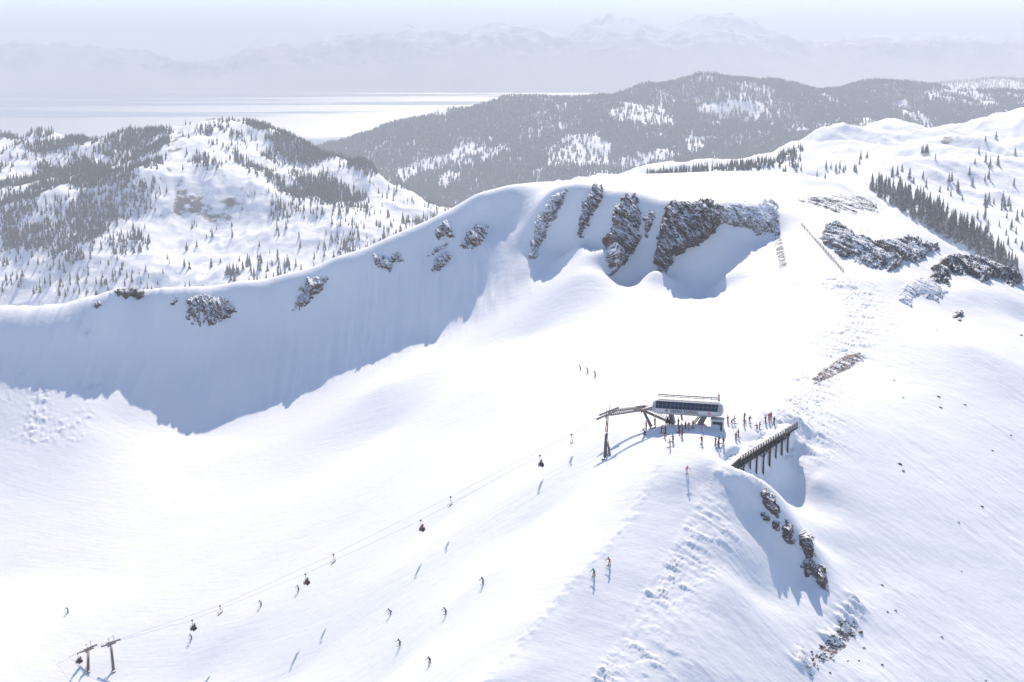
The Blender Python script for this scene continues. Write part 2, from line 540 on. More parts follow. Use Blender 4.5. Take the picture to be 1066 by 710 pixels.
# hollow under the deck
C((770, 494, 316), (790, 492, 323), (800, 505, 324), (815, 480, 335), (828, 480, 339), (815, 505, 330.5), (827, 508, 333), (820, 524, 324), (830, 524, 327), (838, 458, 351), (845, 548, 312), (852, 566, 306))
# spur with the rock teeth
SPUR = [(762, 488, 311), (780, 495, 310), (800, 510, 307), (815, 532, 303), (832, 556, 299), (846, 575, 296), (860, 598, 292), (868, 622, 286)]
C(*SPUR)
C((785, 530, 304), (785, 560, 296), (820, 572, 296.5), (820, 605, 288.5), (800, 545, 300.5), (800, 580, 292.3), (765, 525, 303), (840, 600, 292), (852, 622, 286), (760, 560, 292), (760, 610, 277), (790, 620, 281), (720, 600, 279), (700, 650, 264), (760, 660, 264), (830, 650, 275), (865, 668, 273), (864, 640, 281),
  (680, 712, 248), (760, 712, 251), (830, 712, 258), (850, 690, 265))
W((-400, 200, -205), (100, 200, -200), (533, 190, -170), (800, 190, -165), (1200, 190, -175), (1700, 230, -175), (533, 60, -215), (-2000, 300, -215), (-800, 420, -190), (3500, 200, -200), (2500, 500, -160))

near = RBF(ctrl, 2.5, 100.0, 0.0)
W3 = lambda L: [P(*q) for q in L]
arete_w, spur_w, lip_w = W3(ARETE), W3(SPUR), W3(LIP)
rim_w = W3([(830, 440, 352), (845, 398, 400), (872, 372, 434), (893, 345, 462), (903, 318, 490), (885, 300, 508), (868, 290, 516)])
RIMS = W3([(752, 484, 312), (762, 477, 316), (786, 461, 328), (812, 446, 342), (824, 439, 349)])

U0, U1, NU = -0.62, 0.62, 1180
us = np.linspace(U0, U1, NU)
ys = np.concatenate([np.linspace(90, 205, 24, endpoint=False), 205 * np.exp(np.arange(0, math.log(760 / 205), 0.0017)), np.linspace(768, 1500, 60)])
UU, YY = np.meshgrid(us, ys)
XX = UU * YY
HZ = near(XX, YY)
def gauss(a, sig, axis):
    k = np.arange(-int(3 * sig), int(3 * sig) + 1)
    w = np.exp(-(k / sig) ** 2 / 2); w /= w.sum()
    pad = [(0, 0), (0, 0)]; pad[axis] = (len(k) // 2, len(k) // 2)
    b = np.pad(a, pad, mode='edge')
    out = np.zeros_like(a)
    for i, wi in enumerate(w):
        out += wi * (b[i:i + a.shape[0]] if axis == 0 else b[:, i:i + a.shape[1]])
    return out
HZ = gauss(gauss(HZ, 2.6, 0), 4.0, 1)
# relief: soft rolls everywhere, drifts and wind ridges on the exposed edges
da, sa_ = seg_dist(XX, YY, arete_w)
dr, sr_ = seg_dist(XX, YY, rim_w)
dl, _ = seg_dist(XX, YY, lip_w)
dd, _ = seg_dist(XX, YY, RIMS)
right_of_arete = np.where(sa_ < 0, 1.0, 0.0)
w_ar = np.exp(-(da / 7.0) ** 2) * np.where(sa_ < 0, 1.0, np.exp(-(da / 1.2) ** 2))
w_ar2 = np.exp(-(da / 11.0) ** 2) * np.where(sa_ < 0, 1.0, np.exp(-(da / 1.0) ** 2))
w_rim = np.exp(-(dr / 10.0) ** 2)
# side of the spine the wind scours: everything right of arete / rim
div = np.interp(YY.ravel(), [150, 265, 298, 321, 352, 400, 436, 465, 492, 516, 560, 620, 720],
                [2, 17, 34, 50, 73, 88, 106, 117, 126, 120, 112, 120, 140]).reshape(YY.shape)
windy = sstep(-3, 8, XX - div) * (1 - sstep(640, 720, YY))
HZ += 0.5 * fbm(XX / 26, YY / 26, 3, 5) * (0.35 + 0.25 * windy)
ang = R(40)                                    # drift direction on the right-hand slope
ax, ay = XX * math.cos(ang) + YY * math.sin(ang), -XX * math.sin(ang) + YY * math.cos(ang)
drift = ridged(ax / 3.2, ay / 14.0, 3, 40, 0.6)
HZ += windy * 0.07 * drift * np.clip(0.6 + 1.2 * fbm(XX / 18, YY / 26, 2, 61), 0, 1.4)
lump = fbm(XX / 1.1, YY / 1.6, 4, 77, 0.65)
spike = np.clip(fbm(ax / 1.6, ay / 5.0, 3, 91, 0.65) - 0.25, 0, 1)
ang2 = R(58)
bx, by = XX * math.cos(ang2) + YY * math.sin(ang2), -XX * math.sin(ang2) + YY * math.cos(ang2)
fins = np.clip(fbm(bx / 0.7, by / 5.0, 4, 191, 0.75) - 0.15, 0, 1)
HZ += w_ar2 * (0.10 * lump + 0.50 * fins * np.clip(0.55 + 1.3 * fbm(XX / 8, YY / 11, 2, 201), 0, 1.3) + 0.06 * drift) + w_rim * (0.10 * lump + 0.75 * fins + 0.2 * spike)
HZ += np.exp(-(dl / 1.6) ** 2) * (0.2 + 0.14 * lump)
HZ += np.exp(-((dd - 1.2) / 2.4) ** 2) * (0.15 + 0.3 * lump) * np.where(YY > 322, 1, 0.4)
# flutings down the shaded headwall
PX0, PY0 = project(XX, YY, HZ)
flute = (1 - sstep(520, 570, PX0)) * sstep(560, 590, YY) * (1 - sstep(618, 634, YY))
HZ += flute * (0.55 * ridged(XX / 9, YY / 70, 3, 701, 0.5) + 0.25 * ridged(XX / 3.2, YY / 30, 2, 711))
# avalanche blocks at the foot of the left headwall
PX, PY = project(XX, YY, HZ)
deb = np.zeros_like(HZ)
for (cx_, cy_, rx_, ry_) in ((28, 415, 26, 38), (100, 420, 34, 34), (52, 448, 40, 16), (70, 345, 45, 10), (45, 365, 22, 20)):
    deb = np.maximum(deb, np.clip(1.25 - np.hypot((PX - cx_) / rx_, (PY - cy_) / ry_), 0, 1))
deb *= (YY < 612)
blocks = np.clip(vnoise(XX / 1.0, YY / 1.7, 321) + 0.8 * vnoise(XX / 0.5, YY / 0.9, 322) - 0.1, 0, 1) * np.clip(0.6 + fbm(XX / 9, YY / 14, 2, 323), 0, 1.3)
HZ += np.minimum(deb * 1.6, 1) * 0.85 * blocks
# ripples along the scree rib at the foot of the right slope
scr_w = W3([(836, 694, 264), (852, 678, 271), (870, 656, 275), (882, 640, 281), (893, 622, 289)])
ds, _ = seg_dist(XX, YY, scr_w)
HZ += np.exp(-(ds / 2.2) ** 2) * 1.1 * np.clip(fbm(ax / 1.1, ay / 4.0, 3, 131, 0.6) + 0.1, 0, 1)
# the ground falls away under the outer edge of the deck
DECK_A, DECK_B = Vector(P(757, 487.5, 312.5)), Vector(P(829.5, 443.0, 349))
ddk, sdk = seg_dist(XX, YY, [tuple(DECK_A), tuple(DECK_B)])
tdk = np.clip(((XX - DECK_A.x) * (DECK_B.x - DECK_A.x) + (YY - DECK_A.y) * (DECK_B.y - DECK_A.y)) / (DECK_B - DECK_A).to_2d().length_squared, 0, 1)
edge_z = DECK_A.z + (DECK_B.z - DECK_A.z) * tdk
sgd = np.where(sdk >= 0, ddk, -ddk)
inner = np.exp(-(np.clip(ddk - 4.0, 0, None) / 3.5) ** 2) * (sdk < 0) * sstep(0.0, 0.05, tdk) * (1 - sstep(0.97, 1.0, tdk))
HZ = HZ * (1 - inner) + np.maximum(HZ, edge_z + 0.15 + 0.25 * lump) * inner
HZ -= 2.0 * sstep(-3.4, -2.2, sgd) * (1 - sstep(1.0, 8, sgd)) * sstep(0.04, 0.2, tdk) * (1 - sstep(0.90, 1.0, tdk))

dxu = us[1] - us[0]
def Hgrid(x, y):
    u = np.clip((np.asarray(x) / np.asarray(y) - U0) / dxu, 0, NU - 1.001)
    r = np.clip(np.interp(y, ys, np.arange(len(ys))), 0, len(ys) - 1.001)
    i, j = np.floor(u).astype(int), np.floor(r).astype(int)
    fu, fr = u - i, r - j
    return (HZ[j, i] * (1 - fu) + HZ[j, i + 1] * fu) * (1 - fr) + (HZ[j + 1, i] * (1 - fu) + HZ[j + 1, i + 1] * fu) * fr

def H(x, y):
    return float(Hgrid(np.array([x]), np.array([y]))[0])

def hit(px, py, y0=240.0, y1=1200.0, hf=None):
    """first ground point seen at photo pixels px, py (arrays)"""
    hf = hf or Hgrid
    px, py = np.atleast_1d(np.asarray(px, float)), np.atleast_1d(np.asarray(py, float))
    v = (CYP - py) / F
    dn = cp + v * sp
    tx, tz = (px - CXP) / F / dn, (-sp + v * cp) / dn
    lo = np.full(px.shape, y0); hi = np.full(px.shape, np.nan)
    steps = y0 * np.exp(np.linspace(0, math.log(y1 / y0), 420))
    done = np.zeros(px.shape, bool)
    prev = np.full(px.shape, y0)
    for s in steps:
        under = (tz * s < hf(tx * s, np.full(px.shape, s))) & ~done
        hi = np.where(under, s, hi); lo = np.where(under, prev, lo)
        done |= under
        prev = np.full(px.shape, s)
    hi = np.where(done, hi, y1)
    for _ in range(18):
        mid = (lo + hi) / 2
        under = tz * mid < hf(tx * mid, mid)
        hi = np.where(under, mid, hi); lo = np.where(under, lo, mid)
    return tx * hi, hi, tz * hi, done

def ground(px, py):
    x, y, z, ok = hit(px, py)
    return Vector((x[0], y[0], z[0]))

def paint(me, name, val):
    a = me.attributes.new(name, 'FLOAT', 'POINT')
    a.data.foreach_set("value", np.asarray(val, np.float32).ravel())

PX, PY = project(XX, YY, HZ)
scree = np.zeros_like(HZ)
def add_scree(poly, amt, feather=6):
    global scree
    ins = in_poly(PX, PY, poly)
    e = poly_edge(PX, PY, poly)
    scree = np.maximum(scree, np.where(ins, amt * np.clip(e / feather + 0.7, 0, 1), amt * 0.35 * np.clip(1 - e / feather, 0, 1)))
add_scree([(845, 395), (853, 387), (876, 371), (895, 366), (902, 372), (885, 384), (868, 392), (850, 400)], 1.0, 3)
add_scree([(805, 232), (814, 240), (820, 278), (811, 280), (806, 258)], 0.9, 5)
add_scree([(818, 285), (832, 298), (842, 312), (832, 314), (820, 300)], 0.75, 6)
add_scree([(935, 300), (948, 291), (965, 296), (975, 312), (960, 315), (942, 318)], 0.75, 6)
add_scree([(818, 205), (850, 203), (905, 205), (925, 224), (880, 226), (840, 214)], 0.72, 6)
add_scree([(850, 676), (870, 655), (888, 648), (892, 660), (876, 680), (858, 692), (840, 692)], 0.86, 6)
add_scree([(985, 262), (1010, 268), (1040, 278), (1066, 292), (1066, 300), (1030, 284), (1000, 272)], 0.8, 4)
add_scree([(850, 230), (900, 235), (950, 255), (975, 262), (960, 275), (900, 262), (860, 250)], 0.72, 6)
tv = np.stack([XX, YY, HZ], -1).reshape(-1, 3)
tme = mesh_np("snow_slope", tv, grid_faces(len(ys), NU))
paint(tme, "scree", scree)
paint(tme, "wind", np.clip(windy * 0.55 + 0.6 * w_rim + 0.6 * w_ar, 0, 1))
terrain = tag(link("snow_slope", tme, None, [M_SNOW]), "sunlit snow bowl and ridge dropping below the chairlift station", "mountainside", kind="structure")

# ------------------------------------------------------------------ rock: broken outcrops standing out of the snow
def rock_patch(name, label, poly, bulge, rough, mat, step=0.7, group=None, block=2.6, seed=0, scale=1.0):
    xs = np.arange(min(p[0] for p in poly) - 2, max(p[0] for p in poly) + 2, step)
    yy = np.arange(min(p[1] for p in poly) - 2, max(p[1] for p in poly) + 2, step * 0.8)
    gx, gy = np.meshgrid(xs, yy)
    e = poly_edge(gx, gy, poly)
    wob = 2.2 * fbm(gx / 5.0, gy / 6.5, 4, seed + 300, 0.6)
    inside = np.where(in_poly(gx, gy, poly), e, -e) + wob
    x, y, z, ok = hit(gx.ravel(), gy.ravel(), 250, 800)
    x, y, z, ok = (a.reshape(gx.shape) for a in (x, y, z, ok))
    if not ok.any(): return None
    eps = 1.5
    nx = -(Hgrid(x.ravel() + eps, y.ravel()) - Hgrid(x.ravel() - eps, y.ravel())).reshape(gx.shape) / (2 * eps)
    ny = -(Hgrid(x.ravel(), y.ravel() + eps) - Hgrid(x.ravel(), y.ravel() - eps)).reshape(gx.shape) / (2 * eps)
    ln = np.sqrt(nx * nx + ny * ny + 1)
    nx, ny, nz = nx / ln, ny / ln - 0.45, 0.55 / ln + 0.08
    ln = np.sqrt(nx * nx + ny * ny + nz * nz)
    nx, ny, nz = nx / ln, ny / ln, nz / ln
    m2px = F / y                                     # pixels per metre here
    fall = np.clip(inside / (m2px * 2.2), -1, 1)
    a, c = x + 0.5 * y, z * 1.3 + 0.35 * y
    r1 = ridged(a / (block * 1.5), c / (block * 6.0), 3, seed + 500, 0.6)
    cell = np.floor((fbm(a / (block * 0.9), c / (block * 4.0), 2, seed + 520) + 1.5) * 3) / 3 - 1.2
    r2 = fbm(a / 0.8, c / 2.2, 3, seed + 540, 0.6)
    disp = np.clip(fall, 0, 1) ** 0.6 * bulge + np.clip(fall + 0.4, 0, 1) * rough * (0.55 * r1 + 0.85 * cell + 0.30 * r2) + np.minimum(fall, 0) * 1.2 - 0.25
    vx, vy, vz = x + nx * disp, y + ny * disp, z + nz * disp
    keep = ok & (inside > -m2px * 1.0 - 1.5)
    nr, nc = gx.shape
    fs = grid_faces(nr, nc)
    yf = y.ravel()
    kk = keep.ravel()
    good = kk[fs].all(1) & (yf[fs].max(1) - yf[fs].min(1) < 9)
    fs = fs[good]
    if len(fs) == 0: return None
    # one connected rock: keep the biggest piece
    lab_ = np.arange(nr * nc)
    for _ in range(400):
        mn = lab_[fs].min(1)
        new = lab_.copy()
        for q in range(4): np.minimum.at(new, fs[:, q], mn)
        if (new == lab_).all(): break
        lab_ = new
    fl_ = lab_[fs[:, 0]]
    ids, cnt = np.unique(fl_, return_counts=True)
    fs = fs[fl_ == ids[cnt.argmax()]]
    used = np.unique(fs)
    mp = -np.ones(nr * nc, int); mp[used] = np.arange(len(used))
    v = np.stack([vx, vy, vz], -1).reshape(-1, 3)[used]
    # a skirt closes the rock downwards into the snow
    org = v.mean(0)
    me = mesh_np(name, v - org, mp[fs], False)
    o = link(name, me, None, [mat])
    o.location = org
    return tag(o, label, "rock", group)

M_STEPGREY = rock_material("frosted_step", (0.06, 0.05, 0.047), (0.24, 0.215, 0.20), 0.66, 1.3, 0.3)
M_TEETH = rock_material("tooth_rock", (0.04, 0.034, 0.03), (0.19, 0.155, 0.13), 0.36, 1.6, 0.3)
rock_patch("rock_rib", "thin snow-plastered rock rib at the left end of the summit cliffs", [(552, 268), (556, 240), (566, 215), (578, 203), (590, 197), (586, 212), (572, 232), (564, 255), (557, 268)], 2.5, 1.2, M_GREY, seed=1)
rock_patch("cliff_buttress", "narrow leaning cliff buttress with a snow-filled chute on both sides", [(601, 244), (608, 212), (616, 194), (631, 191), (628, 204), (618, 220), (610, 236), (604, 246)], 3.0, 2.0, M_CLIFF, seed=2)
rock_patch("cliff_buttress", "dark reddish cliff buttress reaching lowest into the snow", [(634, 284), (632, 257), (637, 236), (642, 215), (653, 203), (665, 206), (667, 223), (665, 238), (668, 249), (657, 265), (647, 278), (638, 286)], 4.5, 2.6, M_CLIFF, seed=3)
rock_patch("rock_outcrop", "small slim rock showing between the two largest cliff buttresses", [(670, 246), (671, 223), (678, 214), (682, 223), (680, 233), (674, 246)], 2.0, 1.5, M_CLIFF, seed=4)
rock_patch("cliff_buttress", "widest dark cliff buttress below the flat snow summit", [(684, 288), (682, 262), (687, 241), (691, 223), (700, 210), (720, 212), (730, 211), (747, 212), (748, 231), (742, 244), (728, 254), (714, 260), (700, 267), (693, 283)], 5.5, 2.8, M_CLIFF, seed=5)
rock_patch("cliff_band", "frosted grey cliff band tapering out at the right end of the summit cliffs", [(745, 212), (767, 212), (804, 209), (812, 223), (808, 241), (788, 246), (778, 239), (767, 234), (748, 233)], 1.4, 1.3, M_GREY, seed=6)
rock_patch("rock_outcrop", "slanting dark rock just under the left skyline crest, with shaded snow below", [(304, 322), (308, 304), (315, 293), (328, 286), (343, 286), (337, 298), (326, 310), (312, 322)], 2.0, 1.7, M_CLIFF, seed=7)
rock_patch("rock_outcrop", "jagged rock in the middle of the shaded headwall under the crest", [(390, 276), (391, 266), (401, 263), (413, 269), (406, 282), (395, 278)], 1.6, 1.6, M_CLIFF, seed=8)
rock_patch("rock_outcrop", "tiny rock beside the jagged rock of the shaded headwall", [(411, 262), (418, 262), (420, 271), (414, 270)], 1.2, 1.2, M_CLIFF, seed=9)
rock_patch("rock_outcrop", "uppermost of three rocks stacked down the shaded headwall below the tree line", [(453, 246), (456, 234), (466, 230), (472, 236), (471, 245), (457, 249)], 1.6, 1.6, M_CLIFF, seed=10)
rock_patch("rock_outcrop", "slim diagonal rock, middle of three down the shaded headwall", [(442, 267), (452, 260), (468, 249), (468, 255), (455, 263), (444, 268)], 1.2, 1.2, M_CLIFF, seed=11)
rock_patch("rock_outcrop", "lowest of three rocks down the shaded headwall", [(451, 280), (453, 270), (468, 261), (469, 273), (457, 282)], 1.4, 1.5, M_CLIFF, seed=12)
rock_patch("rock_outcrop", "snow-capped rock at the foot of the white cornice rib on the left crest", [(480, 256), (485, 242), (499, 233), (510, 235), (506, 248), (492, 258), (482, 259)], 2.0, 1.7, M_CLIFF, seed=13)
rock_patch("rock_outcrop", "broad speckled rock field under the crest, far left of the shaded headwall", [(194, 327), (195, 312), (207, 303), (217, 309), (232, 309), (245, 324), (234, 332), (215, 339), (200, 336)], 1.0, 1.6, rock_material("speckled_rock", (0.035, 0.028, 0.027), (0.15, 0.12, 0.11), 0.66, 1.2, 0.4), seed=14)
rock_patch("rock_outcrop", "tiny dark rock on the crest near the snow mound", [(178, 317), (181, 309), (185, 308), (184, 315)], 1.0, 0.8, M_DARKROCK, seed=15)
rock_patch("rock_outcrop", "dark rocky cap on the rounded snow mound at the left crest", [(116, 303), (127, 297), (139, 299), (157, 306), (141, 310), (132, 310), (122, 309)], 1.3, 1.2, M_DARKROCK, seed=16)
rock_patch("rock_outcrop", "small flat rock on the sunlit side of the left snow mound", [(90, 321), (105, 313), (108, 317), (95, 323)], 0.7, 0.7, M_DARKROCK, seed=17)
rock_patch("cliff_band", "long frosted rock step crossing the right shoulder below the summit", [(853, 248), (857, 236), (866, 230), (880, 238), (888, 245), (909, 253), (931, 249), (952, 250), (980, 258), (967, 262), (956, 272), (940, 272), (925, 281), (904, 276), (890, 271), (874, 264), (861, 259)], 2.4, 1.8, M_STEPGREY, seed=18)
rock_patch("cliff_band", "dark broken rock step at the far right edge of the shoulder", [(967, 289), (969, 278), (982, 268), (995, 264), (1017, 268), (1038, 276), (1057, 284), (1063, 293), (1055, 298), (1038, 290), (1027, 290), (1017, 292), (1009, 287), (995, 286), (989, 282), (988, 298), (976, 294)], 2.4, 1.9, rock_material("step_rock", (0.04, 0.034, 0.032), (0.19, 0.165, 0.155), 0.48, 1.3, 0.3), seed=19)
rock_patch("rock_outcrop", "brownish wind-scoured rock slab below the dark rock step", [(935, 313), (940, 298), (958, 287), (974, 293), (985, 304), (976, 313), (955, 307), (947, 320)], 0.8, 0.9, M_GREY, seed=20)
rock_patch("rock_outcrop", "small black rock alone below the brownish slab, with blue drift shadows", [(990, 326), (998, 325), (1004, 333), (1001, 337), (993, 333)], 1.2, 1.0, M_DARKROCK, seed=21)
rock_patch("rock_outcrop", "frosted stony slope along the rim of the flat summit", [(828, 208), (861, 203), (898, 202), (921, 220), (888, 224), (855, 216)], 0.3, 0.8, rock_material("rim_rock", (0.09, 0.085, 0.085), (0.26, 0.24, 0.23), 0.25, 1.5, 0.2), seed=22)
rock_patch("rock_outcrop", "scoured brown scree strip on the knoll right of the chairlift station", [(846, 396), (853, 388), (876, 372), (894, 367), (901, 373), (885, 384), (868, 391), (850, 400)], 0.15, 0.45, rock_material("scree_rock", (0.12, 0.10, 0.095), (0.28, 0.24, 0.225), 0.44, 2.2, 0.2), seed=23, block=1.2)
for i, (lab, poly) in enumerate((
        ("topmost rock tooth on the spur below the timber deck", [(791, 512), (797, 508), (812, 533), (808, 539), (797, 530)]),
        ("small rock tooth left of the others on the spur", [(792, 533), (801, 534), (801, 542), (794, 541)]),
        ("tiny rock nub between the upper rock teeth of the spur", [(805, 543), (810, 543), (811, 551), (806, 550)]),
        ("upright rock tooth halfway down the spur", [(813, 551), (819, 542), (827, 551), (825, 565), (818, 564)]),
        ("biggest rounded rock tooth on the spur", [(828, 565), (837, 553), (846, 561), (848, 578), (835, 580)]),
        ("broad rock tooth second from the bottom of the spur", [(833, 588), (842, 578), (853, 590), (849, 599), (839, 598)]),
        ("lowest rock tooth at the bottom end of the spur", [(846, 606), (853, 589), (861, 595), (860, 614), (852, 614)]))):
    rock_patch("rock_tooth", lab, poly, 1.5, 1.1, M_TEETH, step=0.45, group="rock teeth on the spur", seed=30 + i, block=1.5)

# ------------------------------------------------------------------ hills, valley, lake and far range
class Hill:
    def __init__(self, name, label, pts, extra, c, sx, y0, y1, ny, u0, u1, nu, mat, relief, cut=None):
        ctrl = [P(*p) for p in pts] + [((px - CXP) / F * Y, Y, z) for px, Y, z in extra]
        f = RBF(ctrl, c, sx)
        self.us = np.linspace(u0, u1, nu)
        self.ys = y0 * np.exp(np.linspace(0, math.log(y1 / y0), ny))
        U, Y = np.meshgrid(self.us, self.ys)
        X = U * Y
        Z = f(X, Y)
        Z = Z + relief(X, Y, Z)
        self.Z = Z
        px, py = project(X, Y, Z)
        me = mesh_np(name, np.stack([X, Y, Z], -1).reshape(-1, 3), grid_faces(ny, nu))
        self.me, self.px, self.py = me, px, py
        self.o = tag(link(name, me, None, [mat]), label, "hill", kind="structure")
    def at(self, x, y):
        x, y = np.asarray(x, float), np.asarray(y, float)
        u = np.clip(np.interp(x / y, self.us, np.arange(len(self.us))), 0, len(self.us) - 1.001)
        r = np.clip(np.interp(y, self.ys, np.arange(len(self.ys))), 0, len(self.ys) - 1.001)
        i, j = np.floor(u).astype(int), np.floor(r).astype(int)
        fu, fr = u - i, r - j
        Z = self.Z
        return (Z[j, i] * (1 - fu) + Z[j, i + 1] * fu) * (1 - fr) + (Z[j + 1, i] * (1 - fu) + Z[j + 1, i + 1] * fu) * fr

LAKE = -480.0
# --- the wooded hill on the left
LH_CREST = [(-250, 150, 3350), (-120, 146, 3350), (0, 141, 3300), (60, 139, 3250), (110, 138, 3200), (150, 133, 3150), (185, 128, 3100), (235, 127, 3150), (270, 132, 3150), (300, 143, 3100), (340, 158, 3000), (380, 174, 2920), (420, 191, 2850), (460, 208, 2780), (500, 224, 2700)]
LH = LH_CREST + [
    (0, 165, 3050), (60, 165, 3020), (120, 165, 2980), (160, 150, 3000), (0, 195, 2820), (60, 190, 2800), (120, 182, 2780), (155, 174, 2760),
    (-200, 216, 2560), (0, 216, 2580), (50, 207, 2590), (100, 199, 2600), (140, 190, 2620), (165, 174, 2680), (185, 172, 2700), (180, 142, 2950), (196, 152, 2860), (205, 165, 2760),
    (230, 172, 2720), (260, 185, 2680), (300, 201, 2640), (330, 212, 2600), (370, 224, 2560), (400, 232, 2530), (450, 250, 2480),
    (260, 150, 3000), (300, 168, 2920), (340, 186, 2840), (380, 204, 2760), (420, 220, 2690), (290, 190, 2760), (340, 205, 2700),
    (190, 205, 2600), (190, 232, 2520), (215, 215, 2590), (230, 245, 2480), (260, 225, 2570), (260, 260, 2420), (300, 240, 2480), (340, 245, 2460), (390, 260, 2400),
    (0, 245, 2480), (60, 240, 2480), (120, 232, 2480), (0, 285, 2330), (60, 280, 2330), (120, 272, 2350), (160, 250, 2440), (180, 280, 2340), (230, 280, 2330), (300, 280, 2300), (360, 285, 2260),
    (0, 318, 2220), (100, 310, 2220), (200, 310, 2200), (300, 310, 2180), (420, 300, 2180)]
LH_EX = [(px, Y + 350, P(px, py, Y)[2] - 130) for px, py, Y in LH_CREST] + [(px, Y + 1300, P(px, py, Y)[2] - 420) for px, py, Y in LH_CREST] + [(-250, 1700, -470), (100, 1700, -470), (400, 1700, -440), (650, 1900, -440), (650, 2600, -380), (700, 3200, -450), (800, 4200, -560)]
def lh_rel(X, Y, Z):
    return 14 * ridged(X / 190, Y / 420, 5, 200, 0.55) - 10 + 2.5 * fbm(X / 40, Y / 60, 3, 210)
left_hill = Hill("wooded_hill", "snowy wooded hill with a rocky knob standing before the lake", LH, LH_EX, 30, 1000.0, 1550, 4700, 420, -0.62, 0.16, 640, M_HILL, lh_rel)
lsc = np.zeros_like(left_hill.Z)
for poly, amt in (([(180, 195), (205, 192), (215, 212), (232, 232), (228, 240), (200, 224), (180, 220)], 0.55), ([(172, 150), (190, 132), (196, 140), (186, 160), (174, 166)], 0.55), ([(225, 240), (250, 225), (240, 205), (228, 210)], 0.4)):
    lsc = np.maximum(lsc, np.where(in_poly(left_hill.px, left_hill.py, poly), amt, 0))
paint(left_hill.me, "scree", gauss(gauss(lsc, 2, 0), 2, 1))

# --- the forested ridge behind
BR_CREST = [(200, 190, 5200), (300, 165, 5300), (340, 153, 5400), (400, 138, 5600), (450, 122, 5700), (500, 110, 5800), (560, 103, 5900), (620, 101, 6000), (660, 95, 6000), (690, 88, 6000), (740, 82, 6000), (790, 84, 6000), (850, 90, 6100), (900, 88, 6200), (950, 87, 6200), (1000, 91, 6100), (1066, 98, 6000), (1200, 112, 6000)]
BR = BR_CREST + [
    (400, 165, 5000), (480, 150, 5100), (560, 135, 5200), (640, 120, 5400), (720, 110, 5500), (800, 110, 5500), (880, 110, 5600), (960, 105, 5800), (1040, 110, 5700),
    (430, 195, 4500), (470, 180, 4550), (520, 165, 4700), (560, 160, 4800), (600, 165, 4650), (650, 155, 4800), (700, 145, 4900), (760, 150, 4800), (820, 135, 5050), (880, 135, 5100), (940, 125, 5300), (1000, 115, 5500),
    (440, 210, 4300), (480, 212, 4200), (540, 195, 4200), (600, 190, 4200), (680, 180, 4250), (760, 175, 4300), (840, 165, 4400), (940, 150, 4700), (1066, 130, 5200)]
BR_EX = [(px, Y + 600, P(px, py, Y)[2] - 140) for px, py, Y in BR_CREST] + [(px, Y + 2400, -600) for px, py, Y in BR_CREST] + [(300, 3400, -560), (600, 3400, -520), (900, 3400, -480), (1300, 3600, -400), (100, 4600, -600)]
def br_rel(X, Y, Z):
    return 22 * ridged((X + 0.4 * Y) / 420, Y / 900, 4, 230, 0.5) - 18 + 5 * fbm(X / 90, Y / 140, 3, 240)
back_ridge = Hill("forested_ridge", "long forested ridge between the lake and the summit", BR, BR_EX, 60, 1000.0, 3300, 9000, 300, -0.30, 0.62, 620, M_HILL, br_rel)
FR_C = [(880, 100, 9000), (940, 92, 9200), (1000, 86, 9400), (1040, 83, 9500), (1066, 83, 9500), (1150, 80, 9500), (1300, 86, 9500)]
far_ridge = Hill("distant_ridge", "hazy wooded ridge peeking over the forested ridge at the right edge", FR_C, [(px, 11500, -500) for px, _, _ in FR_C] + [(px, 8000, -450) for px, _, _ in FR_C] + [(700, 9500, -400)], 80, 1000.0, 7600, 12000, 80, 0.12, 0.62, 220, M_HILL, lambda X, Y, Z: 20 * ridged(X / 500, Y / 900, 3, 260) - 15)

# --- the open snow hills on the right
RH_CREST = [(560, 200, 2500), (640, 188, 2500), (680, 181, 2450), (720, 176, 2450), (760, 172, 2500), (790, 169, 2550), (810, 160, 2600), (830, 150, 2650), (850, 142, 2680), (870, 138, 2700), (900, 138, 2720), (930, 141, 2750), (955, 143, 2780), (975, 137, 2820), (990, 129, 2850), (1010, 123, 2900), (1030, 119, 2950), (1050, 118, 2950), (1066, 119, 2950), (1150, 124, 2950), (1300, 138, 2900)]
RH = RH_CREST + [
    (700, 186, 2200), (760, 183, 2200), (800, 183, 2100), (830, 178, 2200), (850, 160, 2450), (880, 155, 2480), (910, 155, 2480), (940, 158, 2450), (830, 190, 2000), (860, 180, 2100), (880, 170, 2250),
    (905, 178, 2050), (925, 165, 2300), (960, 160, 2420), (975, 165, 2380), (985, 150, 2600), (1000, 145, 2680), (1020, 140, 2720), (1050, 140, 2700), (1000, 165, 2400), (1040, 165, 2400), (1066, 160, 2450),
    (905, 192, 1820), (930, 195, 1820), (950, 185, 1980), (980, 190, 1960), (1020, 190, 1980), (1066, 190, 2000), (960, 205, 1780), (1000, 215, 1760), (1040, 220, 1740), (1080, 222, 1760),
    (910, 200, 1720), (925, 208, 1640), (950, 222, 1560), (980, 240, 1480), (1010, 256, 1420), (1040, 270, 1370), (1066, 282, 1340), (1010, 232, 1640), (1040, 245, 1580), (1066, 250, 1570), (1066, 268, 1480), (1130, 290, 1380), (1200, 300, 1400)]
RH_EX = [(px, Y + 400, P(px, py, Y)[2] - 110) for px, py, Y in RH_CREST] + [(px, Y + 1400, -480) for px, py, Y in RH_CREST] + [(600, 1500, -430), (850, 1400, -350), (1000, 1150, -330), (1200, 1000, -330), (1500, 1300, -300), (500, 2000, -430)]
def rh_rel(X, Y, Z):
    return 24 * np.clip(ridged((X + 0.35 * Y) / 260, (Y - 0.3 * X) / 520, 5, 271, 0.5), -0.4, 2) * sstep(1500, 2100, Y) - 10 * sstep(1500, 2100, Y) + 1.2 * fbm(X / 25, Y / 40, 3, 280)
